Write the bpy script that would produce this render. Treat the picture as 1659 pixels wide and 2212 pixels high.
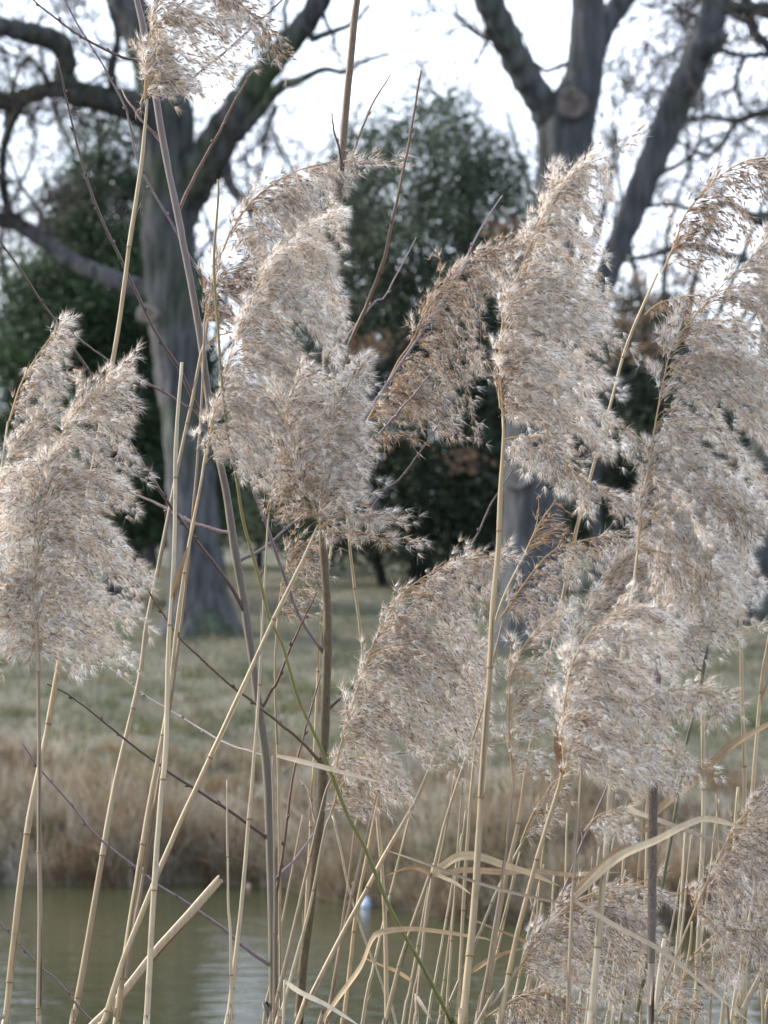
import bpy, math
import numpy as np
from math import radians

# ------------------------------------------------------------------ camera, world, sun, exposure
scene = bpy.context.scene
for o in list(bpy.data.objects):
    bpy.data.objects.remove(o)
COL = scene.collection
CAM_Z = 2.0
FPX = 6144.0                     # focal length in pixels of a 1659 x 2212 picture
cam_d = bpy.data.cameras.new('camera')
cam = bpy.data.objects.new('camera', cam_d)
COL.objects.link(cam)
cam.location = (0, 0, CAM_Z)
cam.rotation_euler = (radians(90), 0, 0)
cam_d.sensor_fit = 'VERTICAL'
cam_d.sensor_height = 36.0
cam_d.sensor_width = 27.0
cam_d.lens = 100.0
cam_d.clip_start = 0.05
cam_d.clip_end = 2000
cam_d.dof.use_dof = True
cam_d.dof.focus_distance = 3.42
cam_d.dof.aperture_fstop = 11.5
scene.camera = cam

SUN_EL, SUN_AZ = 24.0, -72.0     # azimuth from +Y (view direction) towards +X: the sun stands to the left
world = bpy.data.worlds.new('World')
scene.world = world
world.use_nodes = True
nt = world.node_tree
bg = nt.nodes['Background']
sky = nt.nodes.new('ShaderNodeTexSky')
sky.sky_type = 'NISHITA'
sky.sun_disc = False
sky.sun_elevation = radians(SUN_EL)
sky.sun_rotation = radians(SUN_AZ)
sky.dust_density = 2.5
sky.air_density = 1.0
tc = nt.nodes.new('ShaderNodeTexCoord')
cn = nt.nodes.new('ShaderNodeTexNoise')
cn.inputs['Scale'].default_value = 5.0
cn.inputs['Detail'].default_value = 6.0
cn.inputs['Roughness'].default_value = 0.6
cr = nt.nodes.new('ShaderNodeMapRange')
cr.inputs['From Min'].default_value = 0.33
cr.inputs['From Max'].default_value = 0.62
cr.inputs['To Min'].default_value = 0.35
cr.inputs['To Max'].default_value = 0.95
mixc = nt.nodes.new('ShaderNodeMix')
mixc.data_type = 'RGBA'
mixc.inputs['B'].default_value = (6.6, 7.25, 8.5, 1)      # thin bright cloud
nt.links.new(tc.outputs['Generated'], cn.inputs['Vector'])
nt.links.new(cn.outputs['Fac'], cr.inputs['Value'])
nt.links.new(cr.outputs['Result'], mixc.inputs['Factor'])
nt.links.new(sky.outputs['Color'], mixc.inputs['A'])
nt.links.new(mixc.outputs['Result'], bg.inputs['Color'])
bg.inputs['Strength'].default_value = 0.14

sun_d = bpy.data.lights.new('sun', 'SUN')
sun_d.energy = 3.2
sun_d.angle = radians(7)
sun_d.color = (1.0, 0.93, 0.82)
sun = bpy.data.objects.new('sun', sun_d)
COL.objects.link(sun)
_e, _a = radians(SUN_EL), radians(SUN_AZ)
from mathutils import Vector
sdir = Vector((math.sin(_a) * math.cos(_e), math.cos(_a) * math.cos(_e), math.sin(_e)))
sun.rotation_euler = sdir.to_track_quat('Z', 'Y').to_euler()
sun.location = sdir * 60

scene.view_settings.view_transform = 'Standard'
scene.view_settings.look = 'None'
scene.view_settings.gamma = 1.0
scene.view_settings.use_curve_mapping = False
scene.view_settings.exposure = 1.3
scene.cycles.max_bounces = 12
scene.cycles.diffuse_bounces = 8
scene.cycles.glossy_bounces = 3
scene.cycles.transmission_bounces = 5
scene.cycles.use_denoising = True

rng = np.random.default_rng(7)

# ------------------------------------------------------------------ helpers
def S(D):                        # metres per picture pixel at distance D
    return D / FPX

def W(u, v, D):                  # picture direction (u, v) at distance D -> point
    return np.array(((u - 829.5) / FPX * D, D, CAM_Z - (v - 1106.0) / FPX * D))

def K(k, *pts):                  # points read off one of six enlarged crops -> whole-picture pixels
    ox = 829.5 if k in (2, 4, 6) else 0.0
    oy = {1: 0, 2: 0, 3: 737.3, 4: 737.3, 5: 1474.6, 6: 1474.6}[k]
    return [(x / 2 + ox, y / 2 + oy) for x, y in pts]

def smooth01(x):
    x = np.clip(x, 0, 1)
    return x * x * (3 - 2 * x)

def unit(a):
    return a / np.maximum(np.linalg.norm(a, axis=-1, keepdims=True), 1e-9)

def catmull(P, n):               # smooth resample of a polyline into n points, even in length
    P = np.asarray(P, float)
    if len(P) < 3:
        t = np.linspace(0, 1, n)[:, None]
        return P[0] * (1 - t) + P[-1] * t
    Q = np.vstack([2 * P[0] - P[1], P, 2 * P[-1] - P[-2]])
    out = []
    for i in range(1, len(Q) - 2):
        t = np.linspace(0, 1, 12, endpoint=False)[:, None]
        p0, p1, p2, p3 = Q[i - 1], Q[i], Q[i + 1], Q[i + 2]
        out.append(0.5 * (2 * p1 + (p2 - p0) * t + (2 * p0 - 5 * p1 + 4 * p2 - p3) * t * t + (3 * p1 - p0 - 3 * p2 + p3) * t ** 3))
    out.append(P[-1:])
    C = np.vstack(out)
    d = np.r_[0, np.cumsum(np.linalg.norm(np.diff(C[:, :3], axis=0), axis=1))]
    tt = np.linspace(0, d[-1], n)
    return np.stack([np.interp(tt, d, C[:, j]) for j in range(C.shape[1])], 1)

def frames(P):
    T = unit(np.gradient(P, axis=0))
    N = np.zeros_like(T)
    n = np.array((0.0, -1.0, 0.0))
    if abs(T[0] @ n) > 0.9:
        n = np.array((1.0, 0.0, 0.0))
    for i in range(len(P)):
        n = n - T[i] * (n @ T[i])
        n = n / max(np.linalg.norm(n), 1e-9)
        N[i] = n
    return T, N, np.cross(T, N)

class MB:
    """collects geometry; build() links it as ONE mesh object"""
    def __init__(self):
        self.v, self.q, self.t, self.c, self.n = [], [], [], [], 0

    def add(self, v, quads=None, tris=None, col=None):
        v = np.asarray(v, float).reshape(-1, 3)
        if quads is not None and len(quads):
            self.q.append(np.asarray(quads, int) + self.n)
        if tris is not None and len(tris):
            self.t.append(np.asarray(tris, int) + self.n)
        c = np.ones((len(v), 4))
        if col is not None:
            c[:, :3] = np.asarray(col, float)
        self.v.append(v)
        self.c.append(c)
        self.n += len(v)

    def tube(self, P, R, sides=8, col=None, cap=True, rough=0.0, phase=0.0):
        P = np.asarray(P, float)
        R = np.broadcast_to(np.asarray(R, float), (len(P),))
        T, N, B = frames(P)
        a = np.linspace(0, 2 * np.pi, sides, endpoint=False) + phase
        rad = R[:, None] * np.ones((1, sides))
        if rough:
            w = rng.normal(0, 1, (len(P), sides))
            w = (w + np.roll(w, 1, 1) + np.roll(w, 1, 0) + np.roll(w, -1, 0)) / 2
            rad = rad * (1 + rough * w)
        V = P[:, None] + rad[..., None] * (np.cos(a)[None, :, None] * N[:, None] + np.sin(a)[None, :, None] * B[:, None])
        n = len(P)
        i = np.arange(n - 1)[:, None] * sides
        j = np.arange(sides)[None]
        k = (j + 1) % sides
        q = np.stack([i + j, i + k, i + sides + k, i + sides + j], -1).reshape(-1, 4)
        tr = None
        VV = V.reshape(-1, 3)
        cc = None
        if col is not None:
            col = np.asarray(col, float)
            if col.ndim == 1:
                cc = np.broadcast_to(col, (n * sides, 3))
            elif col.ndim == 2:
                cc = np.repeat(col, sides, 0)
            else:
                cc = col.reshape(-1, 3)
        if cap:
            VV = np.vstack([VV, P[:1], P[-1:]])
            jj, kk = j[0], k[0]
            b = (n - 1) * sides
            tr = np.vstack([np.stack([np.full(sides, n * sides), kk, jj], 1), np.stack([np.full(sides, n * sides + 1), b + jj, b + kk], 1)])
            if cc is not None:
                cc = np.vstack([cc, cc[:1], cc[-1:]])
        self.add(VV, q, tr, cc)

    def build(self, name, mat, parent=None, base=None, smooth=True):
        V = np.vstack(self.v)
        if base is not None:
            V = V - np.asarray(base)
        C = np.vstack(self.c)
        q = np.vstack(self.q) if self.q else np.zeros((0, 4), int)
        t = np.vstack(self.t) if self.t else np.zeros((0, 3), int)
        me = bpy.data.meshes.new(name)
        me.vertices.add(len(V))
        me.vertices.foreach_set('co', V.astype(np.float32).ravel())
        loops = np.r_[q.ravel(), t.ravel()].astype(np.int32)
        me.loops.add(len(loops))
        me.loops.foreach_set('vertex_index', loops)
        st = np.r_[np.arange(len(q)) * 4, len(q) * 4 + np.arange(len(t)) * 3].astype(np.int32)
        me.polygons.add(len(st))
        me.polygons.foreach_set('loop_start', st)
        me.update(calc_edges=True)
        at = me.color_attributes.new('Col', 'FLOAT_COLOR', 'POINT')
        at.data.foreach_set('color', C.astype(np.float32).ravel())
        if smooth:
            me.polygons.foreach_set('use_smooth', np.ones(len(st), bool))
        me.materials.append(mat)
        ob = bpy.data.objects.new(name, me)
        COL.objects.link(ob)
        if parent is not None:
            ob.parent = parent
        return ob

def thing(name, label, cat, base, group=None):
    o = bpy.data.objects.new(name, None)
    COL.objects.link(o)
    o.empty_display_size = 0.1
    o.location = tuple(float(x) for x in base)
    o['label'] = label
    o['category'] = cat
    if group:
        o['group'] = group
    return o

def tag(o, label, cat, group=None):
    o['label'] = label
    o['category'] = cat
    if group:
        o['group'] = group
    return o

# ------------------------------------------------------------------ materials
def mat(name, rough=0.7, spec=0.3, noise=None, noise_amt=0.3, bump=None, translucent=0.0, tint2=None, tint2_scale=3.0, tint2_range=(0.45, 0.65), base=None, rnd=0.0):
    """vertex colour (what the piece itself is coloured) x procedural grain, optional bump and translucency"""
    m = bpy.data.materials.new(name)
    m.use_nodes = True
    t = m.node_tree
    b = t.nodes['Principled BSDF']
    b.inputs['Roughness'].default_value = rough
    b.inputs['Specular IOR Level'].default_value = spec
    at = t.nodes.new('ShaderNodeAttribute')
    at.attribute_name = 'Col'
    col = at.outputs['Color']
    if base is not None:
        rgb = t.nodes.new('ShaderNodeRGB')
        rgb.outputs[0].default_value = (*base, 1)
        col = rgb.outputs[0]
    co = t.nodes.new('ShaderNodeTexCoord')
    if tint2 is not None:
        n2 = t.nodes.new('ShaderNodeTexNoise')
        n2.inputs['Scale'].default_value = tint2_scale
        n2.inputs['Detail'].default_value = 5
        t.links.new(co.outputs['Object'], n2.inputs['Vector'])
        r2 = t.nodes.new('ShaderNodeMapRange')
        r2.inputs['From Min'].default_value, r2.inputs['From Max'].default_value = tint2_range
        t.links.new(n2.outputs['Fac'], r2.inputs['Value'])
        mx = t.nodes.new('ShaderNodeMix')
        mx.data_type = 'RGBA'
        t.links.new(r2.outputs['Result'], mx.inputs['Factor'])
        t.links.new(col, mx.inputs['A'])
        mx.inputs['B'].default_value = (*tint2, 1)
        col = mx.outputs['Result']
    if noise is not None:
        mp = t.nodes.new('ShaderNodeMapping')
        mp.inputs['Scale'].default_value = noise
        t.links.new(co.outputs['Object'], mp.inputs['Vector'])
        nn = t.nodes.new('ShaderNodeTexNoise')
        nn.inputs['Scale'].default_value = 1.0
        nn.inputs['Detail'].default_value = 4
        t.links.new(mp.outputs['Vector'], nn.inputs['Vector'])
        mr = t.nodes.new('ShaderNodeMapRange')
        mr.inputs['From Min'].default_value = 0.25
        mr.inputs['From Max'].default_value = 0.75
        mr.inputs['To Min'].default_value = 1 - noise_amt
        mr.inputs['To Max'].default_value = 1 + noise_amt
        t.links.new(nn.outputs['Fac'], mr.inputs['Value'])
        vm = t.nodes.new('ShaderNodeVectorMath')
        vm.operation = 'SCALE'
        t.links.new(col, vm.inputs[0])
        t.links.new(mr.outputs['Result'], vm.inputs['Scale'])
        col = vm.outputs['Vector']
        if bump:
            bp = t.nodes.new('ShaderNodeBump')
            bp.inputs['Strength'].default_value = bump[0]
            bp.inputs['Distance'].default_value = bump[1]
            t.links.new(nn.outputs['Fac'], bp.inputs['Height'])
            t.links.new(bp.outputs['Normal'], b.inputs['Normal'])
    if rnd:
        oi = t.nodes.new('ShaderNodeObjectInfo')
        mr = t.nodes.new('ShaderNodeMapRange')
        mr.inputs['To Min'].default_value = 1 - rnd
        mr.inputs['To Max'].default_value = 1 + rnd
        t.links.new(oi.outputs['Random'], mr.inputs['Value'])
        vm = t.nodes.new('ShaderNodeVectorMath')
        vm.operation = 'SCALE'
        t.links.new(col, vm.inputs[0])
        t.links.new(mr.outputs['Result'], vm.inputs['Scale'])
        col = vm.outputs['Vector']
    t.links.new(col, b.inputs['Base Color'])
    if translucent:
        tr = t.nodes.new('ShaderNodeBsdfTranslucent')
        t.links.new(col, tr.inputs['Color'])
        ms = t.nodes.new('ShaderNodeMixShader')
        ms.inputs['Fac'].default_value = translucent
        t.links.new(b.outputs['BSDF'], ms.inputs[1])
        t.links.new(tr.outputs['BSDF'], ms.inputs[2])
        t.links.new(ms.outputs['Shader'], t.nodes['Material Output'].inputs['Surface'])
    return m

M = dict(
    stem=mat('reed_stem', 0.55, 0.35, (500, 500, 6), 0.2, (0.25, 0.0006), tint2=(0.13, 0.10, 0.07), tint2_scale=38, tint2_range=(0.56, 0.9)),
    node=mat('reed_node', 0.7, 0.2, (400, 400, 400), 0.2),
    leaf=mat('dry_leaf', 0.6, 0.3, (160, 160, 25), 0.14, (0.3, 0.0008), translucent=0.3),
    spike=mat('spikelet', 0.6, 0.3, translucent=0.25),
    hair=mat('silky_hair', 0.5, 0.3, translucent=0.45),
    sap_a=mat('purple_grey_bark', 0.5, 0.35, (260, 260, 30), 0.22, (0.35, 0.0008)),
    sap_b=mat('olive_bark', 0.55, 0.3, (500, 500, 160), 0.45, (0.4, 0.0008)),
    shoot=mat('green_bark', 0.45, 0.4, (260, 260, 20), 0.2, (0.2, 0.0005)),
    twig=mat('twig_bark', 0.5, 0.35, (350, 350, 120), 0.3, (0.3, 0.0006)),
    spikebrown=mat('bulrush', 0.9, 0.1, (600, 600, 400), 0.35, (0.8, 0.002)),
    oak=mat('oak_bark', 0.9, 0.15, (15, 15, 2.6), 0.75, (1.0, 0.07), tint2=(0.040, 0.056, 0.028), tint2_scale=1.1, tint2_range=(0.48, 0.72)),
    pale=mat('smooth_bark', 0.85, 0.15, (16, 16, 2.2), 0.6, (0.9, 0.05), tint2=(0.045, 0.054, 0.038), tint2_scale=0.9, tint2_range=(0.5, 0.72)),
    scar=mat('cut_wood', 0.85, 0.1, (18, 18, 18), 0.4, (0.6, 0.01)),
    btwig=mat('fine_twigs', 0.85, 0.1),
    holly=mat('glossy_leaf', 0.65, 0.2, translucent=0.25),
    yew=mat('needle_leaf', 0.6, 0.25, translucent=0.2),
    brownleaf=mat('withered_leaf', 0.7, 0.2, translucent=0.4),
    grass=mat('grass', 0.7, 0.2, translucent=0.25),
    straw=mat('dry_grass', 0.7, 0.2, translucent=0.3),
    litter=mat('litter', 0.35, 0.4, (60, 60, 60), 0.1),
)

def ground_mat():
    m = bpy.data.materials.new('ground')
    m.use_nodes = True
    t = m.node_tree
    b = t.nodes['Principled BSDF']
    b.inputs['Roughness'].default_value = 0.95
    b.inputs['Specular IOR Level'].default_value = 0.1
    co = t.nodes.new('ShaderNodeTexCoord')
    n1 = t.nodes.new('ShaderNodeTexNoise')
    n1.inputs['Scale'].default_value = 0.9
    n1.inputs['Detail'].default_value = 8
    n2 = t.nodes.new('ShaderNodeTexNoise')
    n2.inputs['Scale'].default_value = 14
    n2.inputs['Detail'].default_value = 6
    t.links.new(co.outputs['Object'], n1.inputs['Vector'])
    t.links.new(co.outputs['Object'], n2.inputs['Vector'])
    r = t.nodes.new('ShaderNodeValToRGB')
    r.color_ramp.elements[0].position = 0.35
    r.color_ramp.elements[0].color = (0.070, 0.072, 0.045, 1)
    r.color_ramp.elements[1].position = 0.68
    r.color_ramp.elements[1].color = (0.14, 0.128, 0.10, 1)
    t.links.new(n1.outputs['Fac'], r.inputs['Fac'])
    mr = t.nodes.new('ShaderNodeMapRange')
    mr.inputs['From Min'].default_value, mr.inputs['From Max'].default_value = 0.3, 0.7
    mr.inputs['To Min'].default_value, mr.inputs['To Max'].default_value = 0.65, 1.35
    t.links.new(n2.outputs['Fac'], mr.inputs['Value'])
    vm = t.nodes.new('ShaderNodeVectorMath')
    vm.operation = 'SCALE'
    t.links.new(r.outputs['Color'], vm.inputs[0])
    t.links.new(mr.outputs['Result'], vm.inputs['Scale'])
    t.links.new(vm.outputs['Vector'], b.inputs['Base Color'])
    bp = t.nodes.new('ShaderNodeBump')
    bp.inputs['Strength'].default_value = 0.6
    bp.inputs['Distance'].default_value = 0.05
    t.links.new(n2.outputs['Fac'], bp.inputs['Height'])
    t.links.new(bp.outputs['Normal'], b.inputs['Normal'])
    return m

def water_mat():
    m = bpy.data.materials.new('water')
    m.use_nodes = True
    t = m.node_tree
    b = t.nodes['Principled BSDF']
    b.inputs['Base Color'].default_value = (0.042, 0.043, 0.023, 1)
    b.inputs['Roughness'].default_value = 0.04
    b.inputs['IOR'].default_value = 1.33
    co = t.nodes.new('ShaderNodeTexCoord')
    mp = t.nodes.new('ShaderNodeMapping')
    mp.inputs['Scale'].default_value = (1.6, 7.0, 1)
    n = t.nodes.new('ShaderNodeTexNoise')
    n.inputs['Scale'].default_value = 1.5
    n.inputs['Detail'].default_value = 4
    t.links.new(co.outputs['Object'], mp.inputs['Vector'])
    t.links.new(mp.outputs['Vector'], n.inputs['Vector'])
    bp = t.nodes.new('ShaderNodeBump')
    bp.inputs['Strength'].default_value = 0.14
    bp.inputs['Distance'].default_value = 0.05
    t.links.new(n.outputs['Fac'], bp.inputs['Height'])
    t.links.new(bp.outputs['Normal'], b.inputs['Normal'])
    return m

# ------------------------------------------------------------------ terrain and water
def waterline(x):
    return 15.3 - 1.45 * smooth01((x + 0.9) / 1.5) + 0.07 * np.sin(x * 5.1) + 0.05 * np.sin(x * 11.3 + 1)

def gz(x, y):
    x, y = np.asarray(x, float), np.asarray(y, float)
    near = np.interp(y, [-50, 0, 2.2, 4.6, 6.5], [0.6, 0.45, 0.40, 0.02, -0.6])
    d = y - waterline(x)
    far = np.interp(d, [-2.5, -0.6, 0, 0.22, 0.9, 2.5], [-0.6, -0.25, 0, 0.14, 0.30, 0.50])
    up = np.interp(y, [16, 28, 40, 60, 400], [0.0, 0.34, 0.68, 0.85, 1.4])
    far = far + np.where(d > 0, up * smooth01(d / 3), 0)
    bumps = (0.05 * np.sin(x * 1.7 + y * 0.6) * np.cos(y * 1.1 - x * 0.4) + 0.035 * np.sin(x * 3.3 - y * 0.9 + 1.0) * np.sin(y * 2.1 + x)) * smooth01((d - 0.5) / 1.5) * smooth01((60 - y) / 20)
    return np.where(y < 9, near, far) + bumps

ys = np.r_[np.linspace(-30, 0, 6), np.linspace(0.5, 8, 24), np.linspace(9, 12.5, 6), np.linspace(12.8, 19, 110), np.linspace(19.5, 45, 60), np.linspace(48, 120, 20), np.linspace(150, 900, 8)]
xs = np.r_[-900, -300, -100, -40, -20, np.linspace(-10, 10, 121), 20, 40, 100, 300, 900]
X, Y = np.meshgrid(xs, ys)
Z = gz(X, Y)
g = MB()
nx = len(xs)
i = (np.arange(len(ys) - 1)[:, None] * nx + np.arange(nx - 1)[None])
g.add(np.stack([X, Y, Z], -1).reshape(-1, 3), np.stack([i, i + 1, i + nx + 1, i + nx], -1).reshape(-1, 4))
gr = g.build('ground', ground_mat())
gr['kind'] = 'structure'
w = MB()
w.add([(-900, 4.2, 0), (900, 4.2, 0), (900, 16.2, 0), (-900, 16.2, 0)], [(0, 1, 2, 3)])
wo = w.build('water', water_mat(), smooth=False)
wo['kind'] = 'structure'

# grass: thin bent blades, all vectorised
def blades(mb, x, y, h, wd, lean_dir, lean, col, segs=2):
    n = len(x)
    z = gz(x, y) - 0.01
    root = np.stack([x, y, z], 1)
    a = rng.uniform(0, np.pi, n)
    side = np.stack([np.cos(a), np.sin(a) * 0.5, np.zeros(n)], 1)
    L = np.stack([np.cos(lean_dir), np.sin(lean_dir), np.zeros(n)], 1) * lean[:, None] * h[:, None]
    up = np.array((0, 0, 1.0)) * h[:, None]
    rows = []
    for k in range(segs + 1):
        t = k / segs
        c = root + up * (t - 0.35 * np.minimum(lean, 1.2)[:, None] * t ** 2.2) + L * t ** 2
        ww = wd * (1 - t) ** 0.6
        if k < segs:
            rows += [c - side * ww[:, None] / 2, c + side * ww[:, None] / 2]
        else:
            rows += [c]
    V = np.stack(rows, 1)
    m = V.shape[1]
    b = np.arange(n)[:, None] * m
    q = [b + np.array([[2 * k, 2 * k + 1, 2 * k + 3, 2 * k + 2]]) for k in range(segs - 1)]
    t3 = b + np.array([[2 * segs - 2, 2 * segs - 1, 2 * segs]])
    mb.add(V.reshape(-1, 3), np.vstack(q) if q else None, t3, np.repeat(col, m, 0))

def palette(n, cols, jitter=0.15, p=None):
    c = np.asarray(cols)[rng.choice(len(cols), n, p=p)]
    return c * (1 + rng.normal(0, jitter, (n, 1)))

def fbm2(x, y, s=1.0):
    return (np.sin(x * 1.3 * s + 1.7 * np.sin(y * 0.9 * s)) + np.sin(y * 1.7 * s + 2.1 * np.sin(x * 0.7 * s + 1)) + 0.6 * np.sin(x * 3.9 * s + y * 2.9 * s)) / 2.6

lawn = MB()
n = 95000
yy = 15.5 + 27 * rng.random(n) ** 1.25
xx = rng.uniform(-1, 1, n) * (yy * 0.145 + 0.6)
k = (yy > waterline(xx) + 0.9) & ~((((xx + 2.1) / 0.8) ** 2 + ((yy - 18.2) / 0.7) ** 2 < 1) & (rng.random(n) < 0.85))
xx, yy = xx[k], yy[k]
n = len(xx)
f = 0.5 * fbm2(xx, yy) + 0.6 * fbm2(xx * 2.7 + 3, yy * 1.6)
green = np.array((0.068, 0.086, 0.036))
dull = np.array((0.160, 0.152, 0.120))
wgt = np.clip(0.22 + 0.75 * f + rng.normal(0, 0.22, n) + np.clip((yy - 34) / 4, 0, 0.8), 0, 1)[:, None]
blades(lawn, xx, yy, rng.uniform(0.03, 0.085, n) * (1 + 0.7 * np.clip(f, -.5, 1)), rng.uniform(0.006, 0.012, n), rng.uniform(0, 6.28, n), rng.uniform(0.2, 1.2, n), (green * wgt + dull * (1 - wgt)) * (1 + rng.normal(0, 0.2, (n, 1))))
for _ in range(230):                                # rougher tufts on the slope
    y = 16.3 + 11 * rng.random() ** 1.3
    x = rng.uniform(-1, 1) * y * 0.14
    if y < waterline(np.array(x)) + 1.4:
        continue
    nb = int(rng.uniform(30, 70))
    sx = rng.uniform(0.05, 0.16)
    c0 = np.asarray([(0.20, 0.175, 0.115), (0.10, 0.12, 0.045), (0.15, 0.125, 0.075), (0.085, 0.095, 0.05)])[rng.integers(0, 4)]
    blades(lawn, rng.normal(x, sx, nb), rng.normal(y, sx, nb), rng.uniform(0.06, 0.17, nb), rng.uniform(0.006, 0.012, nb), rng.uniform(0, 6.28, nb), rng.uniform(0.2, 1.3, nb), c0 * (1 + rng.normal(0, .2, (nb, 1))), 3)
lo = lawn.build('lawn_grass', M['grass'], smooth=False)
lo['kind'] = 'stuff'
tag(lo, 'short dull green grass on the slope between the pond and the trees', 'grass')

fl = MB()
n = 300
yy = rng.uniform(16.2, 34, n)
xx = rng.uniform(-1, 1, n) * yy * 0.14
k = yy > waterline(xx) + 1.3
xx, yy = xx[k], yy[k]
P = np.stack([xx, yy, gz(xx, yy) + 0.045], 1)
r = rng.uniform(0.006, 0.016, len(P))[:, None]
a = rng.uniform(0, 6.28, len(P))
ux = np.stack([np.cos(a), np.sin(a), 0.3 * np.sin(a * 3)], 1) * r
uy = np.stack([-np.sin(a), np.cos(a), 0.6 + 0 * a], 1) * r * 0.6
b = np.arange(len(P))[:, None] * 4
fl.add(np.stack([P - ux, P - uy, P + ux, P + uy], 1).reshape(-1, 3), b + np.arange(4)[None], None, (0.5, 0.5, 0.5))
fo = fl.build('fallen_feathers', M['grass'], smooth=False)
fo['kind'] = 'stuff'
tag(fo, 'small white feathers scattered over the grassy slope', 'feathers')

dry = MB()
STRAW = [(0.33, 0.285, 0.215), (0.255, 0.21, 0.15), (0.18, 0.125, 0.075), (0.42, 0.385, 0.31), (0.20, 0.12, 0.06), (0.12, 0.125, 0.06), (0.33, 0.315, 0.28)]
for _ in range(760):
    x = rng.uniform(-3.6, 3.6)
    y = waterline(x) + 0.02 + 2.3 * rng.random() ** 1.9
    dist = y - waterline(x)
    nb = int(rng.uniform(40, 110))
    big = fbm2(np.array(x), np.array(y), 2.2)
    hh = rng.uniform(0.13, 0.36) * (1.0 - 0.6 * dist / 2.3) * (1 + 0.5 * float(big))
    sx = rng.uniform(0.04, 0.12)
    rx = rng.normal(0, sx, nb) + x
    ry = rng.normal(0, sx * .8, nb) + y
    ry = np.maximum(ry, waterline(rx) - 0.02)
    c0 = np.asarray(STRAW)[rng.choice(len(STRAW), p=[.22, .18, .16, .13, .14, .10, .07])] * rng.uniform(0.6, 1.2)
    c = 0.72 * c0 + 0.28 * palette(nb, STRAW, 0.25)
    ld = np.where(rng.random(nb) < 0.5, rng.normal(-1.5, 0.7, nb), rng.uniform(0, 6.28, nb))
    hb = hh * rng.uniform(0.5, 1.3, nb)
    hb[rng.random(nb) < 0.04] *= 1.6
    blades(dry, rx, ry, hb, rng.uniform(0.006, 0.016, nb), ld, rng.uniform(0.1, 1.4, nb) ** 1.2, c, 4)
do = dry.build('bank_grass', M['straw'], smooth=False)
do['kind'] = 'stuff'
tag(do, 'tall dry straw coloured grass hanging over the far bank of the pond', 'dry grass')

near = MB()
n = 9000
xx = rng.uniform(-2.2, 2.2, n)
yy = rng.uniform(0.9, 4.6, n)
blades(near, xx, yy, rng.uniform(0.08, 0.35, n) * np.clip(yy / 3, 0.3, 1), rng.uniform(0.004, 0.009, n), rng.uniform(0, 6.28, n), rng.uniform(0.2, 1.3, n), palette(n, STRAW, 0.2), 3)
no = near.build('near_bank_grass', M['straw'], smooth=False)
no['kind'] = 'stuff'
tag(no, 'dry grass and reed litter round the foot of the reeds', 'dry grass')

# ------------------------------------------------------------------ bare trees
def tree_path(pts, D, dd=0.0):
    """(u, v, radius_px[, extra depth]) -> world points and radii"""
    P, R = [], []
    for p in pts:
        d = D + (p[3] if len(p) > 3 else 0.0)
        P.append(np.r_[W(p[0], p[1], d), p[2] * S(d)])
    C = catmull(P, max(14, len(P) * 7))
    return C[:, :3], C[:, 3]

class Twigs:
    def __init__(self, gnarl=0.35, box=(-6, 6, 1.6, 9.5)):
        self.mb, self.count, self.gnarl, self.box = MB(), 0, gnarl, box

    def grow(self, p, d, L, r, level, droop=0.0):
        if self.count > 5200:
            return
        n = 5 if level > 0 else 4
        pts = [p]
        dd = d.copy()
        for _ in range(n):
            dd = unit(dd + rng.normal(0, self.gnarl, 3) * np.array((1, 0.8, 1)) + np.array((0, 0, 0.05 - droop)))
            p = p + dd * L / n
            pts.append(p)
        pts = np.array(pts)
        q = pts[-1]
        if not (self.box[0] < q[0] < self.box[1] and self.box[2] < q[2] < self.box[3]):
            return
        rr = np.linspace(max(r, 0.005), max(r * 0.45, 0.004), n + 1)
        self.mb.tube(pts, rr, 3 if r < 0.012 else 5, col=BARK * (0.75 + 0.5 * rng.random()), cap=False)
        self.count += 1
        if level <= 0:
            return
        for _ in range(int(rng.integers(3, 6))):
            k = int(rng.integers(1, n + 1))
            t = unit(pts[k] - pts[k - 1])
            self.grow(pts[k], unit(t * 0.75 + rng.normal(0, 0.6, 3)), L * rng.uniform(0.5, 0.8), rr[k] * rng.uniform(0.5, 0.75), level - 1, droop)

BARK = np.array((0.045, 0.040, 0.036))

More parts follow.
